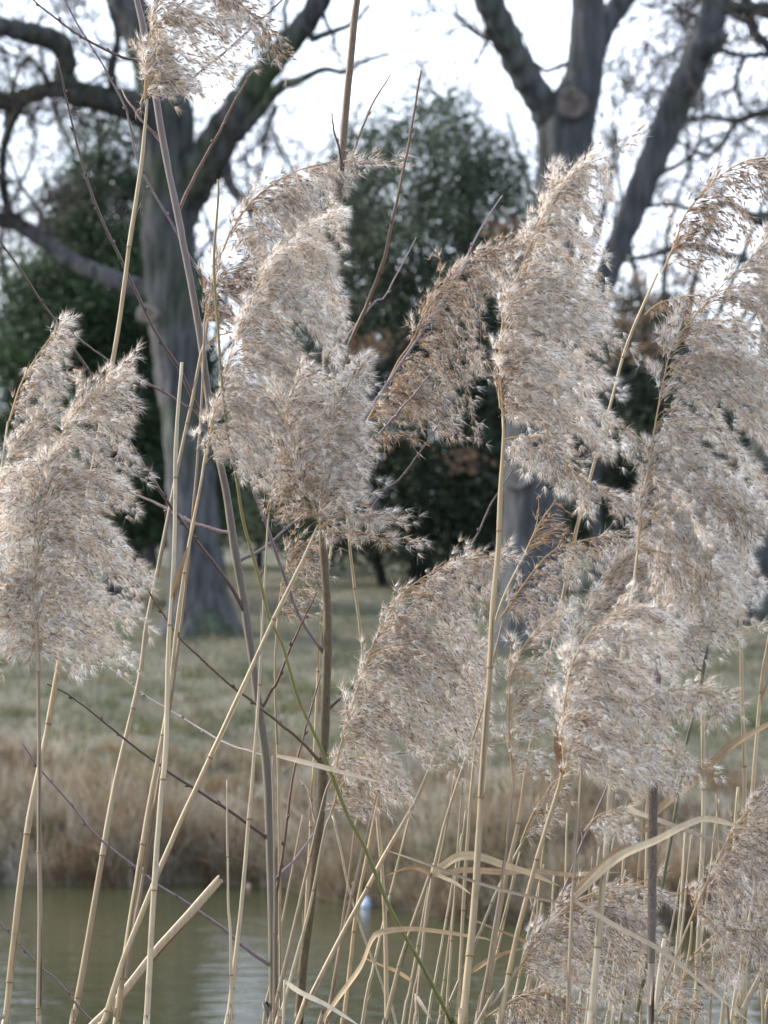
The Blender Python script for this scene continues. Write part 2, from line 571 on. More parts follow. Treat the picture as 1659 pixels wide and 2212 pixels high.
def make_tree(name, label, D, trunk, limbs, material, bark, scars=(), twig_seeds=18, twig_len=0.9, level=3, gnarl=0.35, box=(-6, 6, 1.6, 9.5), roots=True, cat='tree'):
    P, R = tree_path(trunk, D)
    base = np.array((P[0][0], P[0][1], float(gz(P[0][0], P[0][1]))))
    P[0][2] = base[2] - 0.12
    t = thing(name, label, cat, base)
    mb = MB()
    # root flare and uneven girth
    fl = 1 + 0.35 * np.exp(-np.maximum(P[:, 2] - base[2], 0) / 0.16) * roots
    mb.tube(P, R * fl, 28, col=bark, rough=0.035)
    mb.build('trunk', material, t, base)
    tw = Twigs(gnarl, box)
    paths = [(P[len(P) // 2:], R[len(P) // 2:])]
    for lb in limbs:
        LP, LR = tree_path(lb, D)
        m2 = MB()
        m2.tube(LP, LR * (1 + 0.06 * np.sin(np.arange(len(LR)) * 1.3)), 18 if LR.max() > 0.05 else 8, col=bark * (0.9 + 0.2 * rng.random()), rough=0.03)
        m2.build('limb', material, t, base)
        paths.append((LP, LR))
    for (u, v, r, colr) in scars:
        c = W(u, v, D)
        # put the disc on the camera side of the wood
        rad = min(R.max(), 0.30)
        c = c + np.array((0, -rad * 0.98, 0))
        m3 = MB()
        rr = r * S(D)
        ring = np.array((0, -1, 0.12)) / 1.007
        prof = [(-0.25, 1.25), (0.05, 1.15), (0.15, 0.95), (0.06, 0.74), (-0.02, 0.4), (0.0, 0.02)]
        Pp = np.array([c + ring * h * rr for h, _ in prof])
        T = ring
        N = unit(np.cross(T, (1, 0, 0)))
        Bv = np.cross(T, N)
        a = np.linspace(0, 2 * np.pi, 20, endpoint=False)
        wob = 1 + 0.07 * np.sin(2 * a + u) + 0.05 * np.sin(3 * a)
        V = np.concatenate([Pp[i] + prof[i][1] * rr * wob[:, None] * (np.cos(a)[:, None] * N + np.sin(a)[:, None] * Bv) for i in range(len(prof))])
        ii = np.arange(len(prof) - 1)[:, None] * 20
        j = np.arange(20)[None]
        q = np.stack([ii + j, ii + (j + 1) % 20, ii + 20 + (j + 1) % 20, ii + 20 + j], -1).reshape(-1, 4)
        cols = np.repeat(np.array([bark, bark * 1.2, colr, colr, np.array(colr) * 0.75, np.array(colr) * 0.6]), 20, 0)
        m3.add(V, q, None, cols)
        m3.build('pruning_scar', M['scar'], t, base)
    for _ in range(twig_seeds):
        LP, LR = paths[rng.integers(0, len(paths))]
        k = int(rng.integers(len(LP) // 5, len(LP)))
        T = unit(LP[min(k + 1, len(LP) - 1)] - LP[max(k - 1, 0)])
        d = unit(T * 0.5 + rng.normal(0, 0.7, 3))
        tw.grow(LP[k], d, twig_len * rng.uniform(0.6, 1.3), min(LR[k] * 0.4, 0.028), level)
    if tw.count:
        to = tw.mb.build('twigs', M['btwig'], t, base)
        to['kind'] = 'stuff'
    return t

OAK = np.array((0.058, 0.060, 0.066))
make_tree('oak_tree', 'bare oak with twisting mossy limbs and a dark trunk beside the yew', 27.0,
    [(432, 1372, 84), (430, 1330, 72), (425, 1250, 62), (415, 1100, 55), (403, 950, 49), (386, 800, 50), (370, 650, 53), (364, 500, 58), (360, 350, 60), (355, 250, 62), (345, 180, 52), (315, 90, 46), (275, 10, 40), (225, -90, 34), (190, -200, 28)],
    [[(375, 470, 48, 0), (420, 390, 46, -.1), (462, 325, 43, -.2), (500, 255, 37, -.3), (548, 185, 33, -.4), (605, 115, 28, -.5), (660, 50, 26, -.6), (705, -30, 24, -.7), (745, -130, 20, -.8)],
     [(350, 262, 38, 0), (280, 228, 34, -.2), (210, 212, 29, -.4), (160, 200, 29, -.5), (137, 165, 25, -.55), (142, 130, 24, -.6), (125, 92, 25, -.7), (65, 72, 24, -.9), (0, 58, 21, -1.1), (-80, 50, 18, -1.3)],
     [(165, 200, 24, -.5), (110, 192, 19, -.6), (60, 208, 20, -.7), (0, 224, 18, -.9), (-80, 240, 14, -1.1)],
     [(350, 640, 24, .2), (250, 605, 20, .4), (150, 560, 17, .6), (85, 512, 18, .7), (30, 482, 17, .8), (-50, 458, 14, .9)],
     [(28, 482, 12, .8), (10, 420, 10, .8), (6, 340, 9, .6), (22, 270, 11, .2), (48, 222, 11, -.6)],
     [(512, 300, 12, -.3), (562, 240, 12, -.5), (602, 190, 13, -.6), (650, 172, 9, -.8), (700, 150, 7, -.9), (745, 156, 6, -1.), (782, 134, 5, -1.1), (840, 116, 4, -1.2)],
     [(488, 360, 14, -.2), (495, 395, 12, -.3), (520, 430, 11, -.5), (560, 455, 9, -.7), (600, 450, 7, -.9)],
     [(672, 85, 9, -.6), (725, 66, 7, -.8), (765, 48, 5, -1.), (800, 10, 4, -1.2)],
     [(595, 232, 7, -.6), (575, 285, 6, -.7), (568, 340, 5, -.9)],
     [(250, 222, 14, -.3), (240, 150, 10, -.6), (255, 80, 8, -.9), (235, 10, 6, -1.1)]],
    M['oak'], OAK, scars=[(325, 682, 20, (0.15, 0.13, 0.105))], twig_seeds=32, twig_len=1.0, level=3, gnarl=0.42, box=(-5, 1.2, 3.0, 9))

PALE = np.array((0.046, 0.049, 0.054))
make_tree('forked_tree', 'bare grey tree with sawn branch scars and three rising limbs', 25.0,
    [(1150, 1440, 104), (1150, 1395, 86), (1149, 1300, 71), (1148, 1100, 63), (1155, 900, 60), (1170, 700, 57), (1195, 500, 55), (1216, 370, 56), (1222, 290, 62), (1236, 235, 56), (1256, 180, 44), (1266, 110, 39), (1270, 0, 36), (1274, -120, 32)],
    [[(1205, 300, 40, 0), (1180, 235, 36, -.05), (1150, 190, 34, -.1), (1112, 120, 33, -.2), (1078, 50, 32, -.3), (1046, -20, 31, -.4), (1010, -110, 27, -.5)],
     [(1275, 120, 30, .1), (1300, 62, 28, .2), (1330, 20, 25, .3), (1375, -40, 22, .4), (1420, -110, 18, .5)],
     [(1175, 850, 30, .1), (1232, 745, 29, .2), (1290, 640, 27, .3), (1326, 555, 26, .3), (1352, 490, 28, .3), (1397, 378, 32, .3), (1448, 252, 33, .3), (1502, 132, 32, .3), (1530, 68, 30, .3), (1548, -5, 28, .3), (1580, -110, 24, .3)],
     [(1520, 110, 24, .2), (1552, 88, 18, .1), (1566, 70, 13, .1)]],
    M['pale'], PALE, scars=[(1232, 232, 30, (0.085, 0.072, 0.066)), (1171, 410, 18, (0.15, 0.13, 0.115)), (1116, 1035, 22, (0.13, 0.125, 0.115))], twig_seeds=10, twig_len=0.8, level=2, box=(-1, 5, 3.2, 9))

make_tree('spreading_tree', 'dark bare tree at the edge of the view with wiry crooked side branches', 29.0,
    [(1665, 1330, 62), (1660, 1250, 52), (1662, 1100, 47), (1670, 900, 45), (1685, 700, 44), (1700, 500, 46), (1712, 300, 42), (1720, 100, 38), (1725, -100, 32)],
    [[(1712, 140, 16, 0), (1659, 118, 8, -.2), (1610, 121, 6, -.4), (1575, 114, 6, -.5), (1545, 104, 5, -.6), (1500, 95, 4, -.7), (1460, 110, 3, -.8)],
     [(1712, 262, 16, 0), (1659, 245, 9, -.3), (1620, 251, 8, -.4), (1585, 261, 7, -.5), (1530, 252, 5, -.7), (1470, 262, 4, -.9), (1400, 270, 3, -1.1)],
     [(1590, 262, 5, -.5), (1560, 310, 6, -.6), (1530, 335, 5, -.7), (1490, 320, 4, -.8), (1450, 298, 4, -.9), (1400, 300, 3, -1)],
     [(1720, 180, 18, 0), (1659, 100, 12, -.2), (1632, 72, 11, -.3), (1618, 30, 12, -.4), (1600, -40, 11, -.5)],
     [(1722, 60, 22, 0), (1659, 24, 18, -.3), (1600, 18, 14, -.5), (1555, 5, 11, -.7), (1500, -10, 9, -.9), (1440, -50, 7, -1.1)],
     [(1700, 520, 26, 0), (1659, 478, 20, -.2), (1620, 468, 12, -.4), (1570, 440, 8, -.6), (1500, 452, 6, -.8), (1440, 440, 5, -.9), (1380, 452, 4, -1)],
     [(1695, 600, 18, 0), (1600, 560, 10, -.3), (1500, 530, 7, -.6), (1420, 548, 6, -.8), (1340, 566, 5, -1)],
     [(1555, 8, 8, -.7), (1530, 40, 6, -.8), (1490, 30, 5, -.9), (1450, 5, 4, -1.)],
     [(1610, 121, 5, -.4), (1590, 170, 5, -.5), (1600, 230, 5, -.4)]],
    M['oak'], OAK * 0.9, twig_seeds=44, twig_len=0.75, level=3, gnarl=0.45, box=(1.5, 5, 3.2, 9))

# slender trunks farther back
for (u, D, r, hgt, lab) in [(316, 41, 17, 7, 'slender pale trunk of a bare tree behind the yew and the oak'), (700, 52, 20, 9, 'bare tree with fine twigs rising behind the holm oak bush'), (1010, 58, 22, 10, 'tall bare tree behind the bush with a mist of fine twigs'), (1440, 49, 22, 9, 'bare tree behind the leaning limb with a lace of thin twigs'), (110, 50, 24, 9.5, 'bare tree beyond the yew with thin twigs against bright sky')]:
    x = (u - 829.5) / FPX * D
    z0 = float(gz(x, D))
    v0 = 1106 + (CAM_Z - z0) / S(D) / 1.0
    top = 1106 - (z0 + hgt - CAM_Z) / S(D)
    fork = v0 * .72 + top * .28
    tr = [(u, v0, r * 1.2), (u + 4, v0 * .86 + fork * .14 - 8, r), (u - 3, v0 * .4 + fork * .6, r * .9), (u + 3, fork, r * .7), (u - 4, fork - 40, r * .3)]
    lim = []
    for j in range(9):
        ang = -1.0 + 2.0 * (j + rng.uniform(-.3, .3)) / 8
        Lp = (fork - top) * rng.uniform(0.7, 1.05)
        k = 0.55
        lim.append([(u, fork + 10 + 8 * (j % 3), r * .5, 0), (u + ang * Lp * .22 + rng.normal(0, 12), fork - Lp * .2, r * .36, rng.normal(0, .4)), (u + ang * Lp * .42 + rng.normal(0, 25), fork - Lp * .5, r * .24, rng.normal(0, .7)), (u + ang * Lp * .52 + rng.normal(0, 35), fork - Lp * .8, r * .13, rng.normal(0, .9)), (u + ang * Lp * .6 + rng.normal(0, 45), fork - Lp, r * .06, rng.normal(0, 1))])
    make_tree('bare_tree', lab, D, tr, lim, M['oak'], OAK, twig_seeds=30, twig_len=1.3, level=3, gnarl=0.32, box=(x - 3.4, x + 3.4, 2.6, 12))

# ------------------------------------------------------------------ evergreens
def leaf_cloud(mb, C, n_per, spread, size, cols, droop=0.0, aspect=0.5, jitter=0.2):
    N = len(C) * n_per
    c = np.repeat(C, n_per, 0) + rng.normal(0, 1, (N, 3)) * spread
    d = unit(rng.normal(0, 1, (N, 3)) + np.array((0, 0, -droop)))
    s = unit(np.cross(d, rng.normal(0, 1, (N, 3))))
    L = size * rng.uniform(0.6, 1.3, (N, 1))
    nrm = np.cross(d, s)
    V = np.stack([c, c + d * L * .45 + s * L * aspect * .5 + nrm * L * .06, c + d * L, c + d * L * .45 - s * L * aspect * .5 + nrm * L * .06], 1)
    cc = np.repeat(palette(len(C), cols, 0.12), n_per, 0) * (1 + rng.normal(0, jitter, (N, 1)))
    b = np.arange(N)[:, None] * 4
    mb.add(V.reshape(-1, 3), b + np.arange(4)[None], None, np.repeat(np.clip(cc, 0.004, 1), 4, 0))

def outline_points(outline, D, depth, n, shell=0.25):
    """random points inside a solid of revolution-like crown whose picture outline is rows of (v, u_left, u_right)"""
    v = np.array([o[0] for o in outline], float)
    l = np.array([o[1] for o in outline], float)
    r = np.array([o[2] for o in outline], float)
    wts = np.maximum(r - l, 1)
    vv = rng.uniform(v[0], v[-1], n * 3)
    keep = rng.random(n * 3) < np.interp(vv, v, wts) / wts.max()
    vv = vv[keep][:n]
    n = len(vv)
    vj = vv + rng.normal(0, 14, n)
    ll, rr = np.interp(vj, v, l), np.interp(vj, v, r)
    a = rng.uniform(0, 6.283, n)
    q = shell + (1 - shell) * rng.random(n) ** 0.6
    # lobes: boughs that stand out with hollows between them
    lob = 1 + 0.13 * np.sin(vv / 27.0 + 2.3 * np.cos(a) + l[0]) + 0.10 * np.sin(vv / 61.0 - 3.1 * a + 1.0) + 0.08 * np.sin(5 * a + vv / 40.0)
    q = q * lob * np.where(rng.random(n) < 0.06, rng.uniform(1.0, 1.22, n), 1)
    u = (ll + rr) / 2 + (rr - ll) / 2 * q * np.cos(a)
    vv = vv - 18 * np.maximum(0, np.sin(u / 37.0) * np.sin(u / 17.0 + 2)) * (1 - (vv - v[0]) / (v[-1] - v[0]))
    dep = D + q * np.sin(a) * depth * (rr - ll) / wts.max()
    # thinner towards the top, where sky shows through
    keep = rng.random(n) < np.clip(0.40 + 1.5 * (vv - v[0]) / (v[-1] - v[0]), 0, 1)
    u, dep, vv = u[keep], dep[keep], vv[keep]
    return np.stack([(u - 829.5) / FPX * D, dep, CAM_Z - (vv - 1106) / FPX * D], 1)

def evergreen(name, label, cat, D, outline, depth, clumps, per, spread, size, cols, material, stems, aspect=0.5, droop=0.0):
    u0 = stems[0][0]
    bx = (u0 - 829.5) / FPX * D
    base = np.array((bx, D, float(gz(bx, D))))
    t = thing(name, label, cat, base)
    for j, (ub, ut, vt, rad) in enumerate(stems):
        xb, xt = (ub - 829.5) / FPX * D, (ut - 829.5) / FPX * D
        zt = CAM_Z - (vt - 1106) / FPX * D
        yb = D + rng.normal(0, 0.25) * (j > 0)
        pts = np.array([(xb, yb, gz(xb, yb) - 0.1), (xb * .7 + xt * .3 + rng.normal(0, .05), yb, base[2] * .7 + zt * .3), (xb * .35 + xt * .65 + rng.normal(0, .08), yb + rng.normal(0, .1), base[2] * .35 + zt * .65), (xt, yb, zt)])
        m = MB()
        m.tube(catmull(pts, 16), np.linspace(rad, rad * 0.25, 16), 9, col=OAK * 0.8, rough=0.05)
        m.build('stem', M['oak'], t, base)
    C = outline_points(outline, D, depth, clumps)
    C = C[C[:, 2] > gz(C[:, 0], C[:, 1]) + 0.15]
    m = MB()
    leaf_cloud(m, C, per, spread, size, cols, droop, aspect)
    o = m.build('crown', material, t, base, smooth=False)
    o['kind'] = 'stuff'
    return t, C, base

HOLLY = [(0.034, 0.051, 0.031), (0.047, 0.066, 0.041), (0.024, 0.036, 0.023), (0.058, 0.077, 0.050)]
evergreen('evergreen_bush', 'tall rounded grey green evergreen bush between the oak and the forked tree', 'bush', 36.0,
    [(215, 880, 1000), (270, 800, 1080), (340, 700, 1140), (460, 620, 1190), (600, 570, 1210), (800, 560, 1220), (950, 550, 1220), (1080, 560, 1215), (1200, 600, 1200)],
    1.9, 2300, 60, np.array((0.13, 0.13, 0.15)), 0.075, HOLLY, M['holly'],
    [(930, 900, 400, 0.10), (905, 800, 500, 0.09), (970, 1020, 420, 0.09), (830, 700, 600, 0.07), (1040, 1120, 560, 0.07)])
evergreen('yew_tree', 'dark green conical yew behind the oak trunk', 'tree', 32.0,
    [(270, 170, 260), (330, 150, 310), (420, 130, 350), (540, 90, 410), (620, 10, 450), (700, -30, 470), (850, -30, 480), (1000, 20, 480), (1100, 60, 470), (1170, 120, 430)],
    1.2, 2100, 80, np.array((0.14, 0.14, 0.07)), 0.085, [(0.026, 0.050, 0.023), (0.040, 0.070, 0.032), (0.018, 0.035, 0.017)], M['yew'],
    [(250, 215, 300, 0.12), (290, 330, 500, 0.08), (200, 120, 560, 0.08)], aspect=0.22, droop=0.5)
evergreen('dark_shrub', 'low dark evergreen shrub between the forked tree and the spreading tree', 'shrub', 34.0,
    [(620, 1330, 1420), (700, 1270, 1520), (820, 1220, 1640), (980, 1200, 1700), (1100, 1190, 1720), (1170, 1230, 1700)],
    1.2, 1000, 65, np.array((0.14, 0.14, 0.14)), 0.075, [(0.035, 0.05, 0.03), (0.045, 0.06, 0.04), (0.026, 0.036, 0.024)], M['holly'],
    [(1400, 1390, 700, 0.08), (1500, 1560, 800, 0.07), (1310, 1290, 800, 0.07)])
evergreen('ivy_thicket', 'dark leafy thicket behind the foot of the oak and the evergreen bush', 'thicket', 40.0,
    [(860, 380, 640), (960, 340, 680), (1060, 320, 700), (1140, 340, 690)],
    1.2, 700, 60, np.array((0.16, 0.16, 0.14)), 0.085, [(0.032, 0.05, 0.024), (0.045, 0.065, 0.03)], M['yew'],
    [(480, 470, 900, 0.07), (560, 590, 920, 0.06)])

# a young beech holding its withered leaves
def beech():
    D = 30.0
    u0 = 1290
    bx = (u0 - 829.5) / FPX * D
    base = np.array((bx, D, float(gz(bx, D))))
    t = thing('young_beech', 'young beech holding clusters of withered orange brown leaves behind the forked tree', 'tree', base)
    m = MB()
    top = W(1330, 430, D)
    m.tube(catmull(np.array([base - (0, 0, .1), base * .5 + top * .5 + np.array((-.1, 0, 0)), top]), 14), np.linspace(.06, .012, 14), 8, col=OAK, rough=.03)
    m.build('trunk', M['oak'], t, base)
    cl = []
    spots = [(790, 745), (815, 770), (840, 735), (770, 770), (1080, 500), (1105, 485), (1060, 540), (1100, 570), (1130, 610), (1380, 600), (1400, 690), (1420, 740), (1370, 720), (1440, 705), (1350, 760), (1310, 640), (1460, 660), (1200, 900), (1230, 920), (1190, 880), (995, 985), (1010, 1000), (1390, 760), (1345, 690), (1280, 720), (1400, 650), (1480, 600)]
    for (u, v) in spots:
        d = D + rng.normal(0, .5)
        p = W(u, v, d)
        cl.append(p)
        m = MB()
        f = np.clip((1180 - v) / 800.0, 0.15, 0.9)
        st = base * (1 - f) + top * f
        mid = (st + p) / 2 + np.array((0, 0, -0.12))
        m.tube(catmull(np.array([st, mid, p]), 9), np.linspace(.014, .004, 9), 4, col=OAK * .8, cap=False)
        m.build('branch', M['oak'], t, base)
    m = MB()
    leaf_cloud(m, np.array(cl), 42, np.array((0.10, 0.10, 0.06)), 0.075, [(0.15, 0.098, 0.064), (0.19, 0.135, 0.092), (0.12, 0.074, 0.05)], 0.4, 0.55)
    o = m.build('crown', M['brownleaf'], t, base, smooth=False)
    o['kind'] = 'stuff'
beech()

hedge = MB()
n = 900
hx = rng.uniform(-30, 30, n)
hy = rng.uniform(64, 70, n)
hz = gz(hx, hy) + rng.random(n) ** 0.8 * 2.0
leaf_cloud(hedge, np.stack([hx, hy, hz], 1), 55, np.array((.3, .3, .25)), 0.16, [(0.22, 0.19, 0.12), (0.15, 0.14, 0.08), (0.12, 0.13, 0.06), (0.28, 0.24, 0.16)], 0, .4)
ho = hedge.build('distant_hedge', M['straw'], smooth=False)
ho['kind'] = 'stuff'
tag(ho, 'pale tangled hedge far behind the trees', 'hedge')

# litter on the far waterline
def lump(name, label, u, v, wpx, hpx, col, seed):
    x = (u - 829.5) / FPX * 14.2
    yb = float(waterline(x)) - 0.06
    c = W(u, v, yb)
    rx, rz = wpx / 2 * S(yb), hpx / 2 * S(yb)
    a = np.linspace(0, 2 * np.pi, 18, endpoint=False)
    ph = np.linspace(0.05, np.pi - 0.05, 10)
    V = []
    rs = np.random.default_rng(seed)
    for p in ph:
        k = 1 + 0.18 * np.sin(3 * a + p * 4) + rs.normal(0, .05, 18)
        V.append(np.stack([rx * np.sin(p) * np.cos(a) * k, rx * .7 * np.sin(p) * np.sin(a) * k, rz * np.cos(p) * (1 + .1 * np.sin(2 * a))], 1))
    V = np.concatenate(V)
    V[:, 2] += rz - 0.012
    m = MB()
    ii = np.arange(9)[:, None] * 18
    j = np.arange(18)[None]
    m.add(V, np.stack([ii + j, ii + 18 + j, ii + 18 + (j + 1) % 18, ii + (j + 1) % 18], -1).reshape(-1, 4), None, col)
    o = m.build(name, M['litter'])
    o.location = (float(c[0]), yb, 0)
    tag(o, label, 'litter')
lump('plastic_bag', 'crumpled pale blue white plastic bag floating at the far waterline', 790, 1985, 23, 28, (0.50, 0.58, 0.74), 3)
lump('plastic_scrap', 'small pink scrap of litter at the foot of the far bank', 537, 1966, 12, 13, (0.55, 0.38, 0.35), 4)

# ------------------------------------------------------------------ saplings
def to_ground(P, keep=0.55):
    """carry a traced stem on below the frame to the ground, straightening as it goes (P is bottom -> top)"""
    p, q = P[0], P[1]
    d = (p - q) / max(np.linalg.norm(p - q), 1e-6)
    drop = p[2] - float(gz(p[0], p[1]))
    if drop <= 0.02:
        return P
    sl = d[0] / min(d[2], -0.25)
    e = p.copy()
    e[0] += sl * -drop * keep
    e[2] = float(gz(e[0], e[1])) - 0.03
    m = p * 0.5 + e * 0.5
    m[0] = p[0] + sl * -drop * 0.5 * (keep * 0.5 + 0.5)
    return np.vstack([e[None], m[None], P])

def trace(pts, D, dtop=0.0):
    n = len(pts)
    return np.array([W(p[0], p[1], D + dtop * i / max(n - 1, 1)) for i, p in enumerate(pts)])

def buds(mb, C, r, col, every=0.035):
    seg = np.linalg.norm(np.diff(C, axis=0), axis=1).sum()
    nb = int(seg / every)
    T, N, B = frames(C)
    for k in range(1, nb):
        f = (k + rng.uniform(-.2, .2)) / nb
        i = int(np.clip(f * (len(C) - 1), 0, len(C) - 2))
        a = k * 2.4 + rng.normal(0, .3)
        out = np.cos(a) * N[i] + np.sin(a) * B[i]
        rr = r[i]
        b0 = C[i] + out * rr * 0.6
        tip = b0 + T[i] * 0.0055 + out * 0.0028
        mid = (b0 + tip) / 2 + out * 0.0006
        mb.tube(np.array([b0, mid, tip]), np.array([0.0014, 0.0013, 0.0003]), 5, col=col)

def sapling(name, label, main, D, d0, d1, colors, material, branches, cat='sapling', group=None):
    P = to_ground(trace(main, D))
    base = P[0].copy()
    base[2] += 0.03
    t = thing(name, label, cat, base, group)
    C = catmull(P, 150)
    # tiny kinks as real shoots have
    C[5:-1, :2] += np.cumsum(rng.normal(0, 0.00035, (144, 2)), 0) * np.linspace(0, 1, 144)[:, None] * 0.6
    r = np.linspace(d0, d1, 150) / 2
    m = MB()
    f = np.clip((C[:, 2] - 1.2) / 1.4, 0, 1)[:, None]
    col = np.array(colors[0]) * (1 - f) + np.array(colors[1]) * f
    # branch collars
    for br in branches:
        b = trace(br[0], D)[0]
        i = int(np.argmin(np.abs(C[:, 2] - b[2])))
        r[max(i - 1, 0):i + 2] *= 1.10
    m.tube(C, r, 12, col=col, rough=0.015)
    m.build('stem', material, t, base)
    for br in branches:
        pts, dpx, dep, colr = br
        BP = trace(pts, D, dep)
        i = int(np.argmin(np.abs(C[:, 2] - BP[0][2])))
        BP[0] = C[i]
        m = MB()
        CB = catmull(BP, 46)
        CB[1:] += np.cumsum(rng.normal(0, 0.00055, (45, 3)), 0) * 0.5
        rb = np.linspace(dpx / 2, max(dpx / 2 * 0.42, 1.2), 46) * S(D)
        m.tube(CB, rb, 7, col=np.array(colr))
        buds(m, CB[6:], rb[6:], np.array(colr) * 0.8)
        m.build('branch', M['twig'], t, base)
    return t

RED, PUR, BRN, DRK, GRY = (0.095, 0.048, 0.036), (0.135, 0.100, 0.110), (0.105, 0.066, 0.040), (0.066, 0.045, 0.040), (0.16, 0.135, 0.125)
A_main = [(598, 2230)] + K(5, (1182, 1475), (1180, 1060), (1165, 680), (1150, 350), (1110, 60)) + K(3, (1060, 1170), (1010, 870), (975, 640), (940, 480), (905, 280), (865, 0)) + K(1, (820, 1200), (770, 930), (730, 740), (695, 560), (670, 400), (640, 250), (615, 100), (590, 0), (560, -150))
A_br = [
    (K(3, (1060, 1175), (1010, 1080), (910, 940), (800, 790), (720, 680), (560, 430), (480, 290), (410, 160), (300, 0)) + K(1, (240, 1380), (180, 1300), (100, 1180), (0, 1040), (-60, 960)), 9, -.15, DRK),
    (K(3, (915, 400), (840, 270), (770, 120), (690, 0)) + K(1, (600, 1300), (510, 1120), (430, 950), (350, 720), (280, 460), (262, 380), (235, 260)), 9, -.1, DRK),
    (K(3, (980, 850), (850, 790), (720, 720), (600, 660), (520, 600), (430, 560)), 9, .1, (0.14, 0.098, 0.098)),
    (K(3, (915, 370), (800, 280), (700, 215), (570, 150), (480, 95), (340, 0)) + [(160, 728)], 7, -.12, (0.12, 0.088, 0.08)),
    (K(1, (695, 605), (600, 510), (550, 430), (520, 380)), 8, .05, RED),
    (K(1, (770, 915), (840, 770), (930, 600), (1030, 410), (1085, 310), (1135, 240)), 8, .1, RED),
    (K(1, (625, 140), (660, 70), (690, 0), (730, -80)), 8, .05, DRK),
    (K(1, (640, 275), (520, 240), (380, 165), (290, 110), (150, 0), (80, -60)), 7, -.1, (0.095, 0.07, 0.066)),
    (K(1, (690, 455), (760, 400), (850, 330), (1000, 200), (1210, 0), (1260, -60)), 8, .08, (0.10, 0.075, 0.076)),
    (K(3, (1070, 970), (1150, 890), (1280, 780), (1340, 730)), 9, .12, (0.09, 0.07, 0.07)),
    (K(5, (1155, 665), (1000, 560), (870, 470), (730, 380), (560, 250), (450, 160), (290, 40)) + [(95, 1470)], 8, -.12, DRK),
    (K(5, (1130, 330), (1000, 270), (880, 205), (750, 130), (610, 40)) + K(3, (470, 1400)), 6, .2, (0.17, 0.135, 0.13)),
    (K(5, (1170, 1240), (1040, 1130), (960, 1060), (860, 990), (780, 930), (690, 875), (580, 790), (470, 700), (380, 610), (300, 510), (200, 400), (150, 340), (90, 245)), 8.5, -.1, PUR),
    ([(600, 2440), (540, 2400), (420, 2350), (300, 2285)] + K(5, (410, 1475), (340, 1400), (240, 1280), (180, 1235), (80, 1130), (0, 1040), (-70, 960)), 8, -.1, (0.13, 0.095, 0.097)),
    (K(5, (1125, 110), (1180, 30)) + K(3, (1200, 1475), (1240, 1370), (1290, 1260), (1340, 1160), (1380, 1080)), 7, -.06, RED),
    (K(5, (1183, 1050), (1200, 870), (1230, 650), (1260, 420), (1300, 260), (1350, 80), (1385, -40)), 8, .04, RED),
    (K(5, (1190, 860), (1280, 760), (1350, 670), (1420, 560)), 7, .12, PUR),
]
sapling('willow_sapling', 'tall purple grey willow sapling with many thin side twigs', A_main, 3.62, 24 * S(3.62), 13 * S(3.62), ((0.085, 0.080, 0.056), (0.125, 0.100, 0.097)), M['sap_a'], A_br)

B_main = [(636, 2300), (645, 2212)] + K(5, (1312, 1200), (1340, 1000), (1370, 700), (1395, 450), (1410, 0)) + K(3, (1415, 1200), (1400, 950), (1395, 800)) + [(702, 940), (706, 740)] + K(1, (1430, 1200), (1455, 950), (1480, 650), (1505, 350), (1530, 100), (1542, 0), (1556, -160))
B_br = [
    (K(3, (1395, 1340), (1300, 1200), (1240, 1040), (1190, 900), (1140, 750), (1080, 590)) + [(528, 900), (522, 770)] + K(1, (1030, 1400), (900, 1230), (830, 1130), (740, 960), (650, 810), (590, 680), (540, 450), (510, 400), (440, 270), (350, 130), (280, 0), (240, -80)), 8, .05, (0.11, 0.08, 0.087)),
    (K(1, (1465, 850), (1475, 720), (1465, 640), (1440, 560), (1425, 490)), 7, -.05, DRK),
    (K(1, (1470, 880), (1520, 690), (1570, 540), (1620, 430)) + K(2, (0, 370), (30, 325)), 7, .06, BRN),
    ([(708, 860), (738, 792)] + K(1, (1510, 1475), (1570, 1340), (1620, 1220)) + K(2, (0, 1110), (40, 920), (75, 770), (110, 600), (130, 480), (155, 310)), 10, -.08, BRN),
    ([(708, 790)] + K(1, (1500, 1455), (1620, 1310)) + K(2, (0, 1290), (60, 1180), (110, 1090), (140, 1030)), 6, .08, PUR),
    ([(704, 1090), (770, 995), (829, 925), (890, 855), (944, 787)], 7, -.02, PUR),
    ([(706, 1010), (800, 880), (880, 765), (940, 680)] + K(2, (310, 1210), (380, 1080), (440, 960), (515, 845)), 8, .3, PUR),
    ([(702, 1190), (780, 1127), (829, 1062), (870, 1027), (920, 962), (950, 922)], 7, -.06, (0.11, 0.078, 0.08)),
    ([(706, 1530), (765, 1480), (860, 1390), (940, 1290), (995, 1207), (1029, 1142), (1054, 1087), (1079, 1047), (1107, 1002)], 8, .12, DRK),
    ([(697, 1640)] + K(5, (1300, 250), (1200, 170), (1080, 70), (990, 0)) + K(3, (880, 1370), (780, 1270), (680, 1120), (620, 1020), (520, 860)), 8, -.15, BRN),
    (K(5, (1375, 640), (1330, 480), (1290, 420)), 5, .1, RED),
]
sapling('willow_sapling', 'straight olive brown willow sapling with pale speckled bark rising through the middle plumes', B_main, 3.60, 25 * S(3.6), 15 * S(3.6), ((0.070, 0.055, 0.026), (0.105, 0.075, 0.052)), M['sap_b'], B_br)

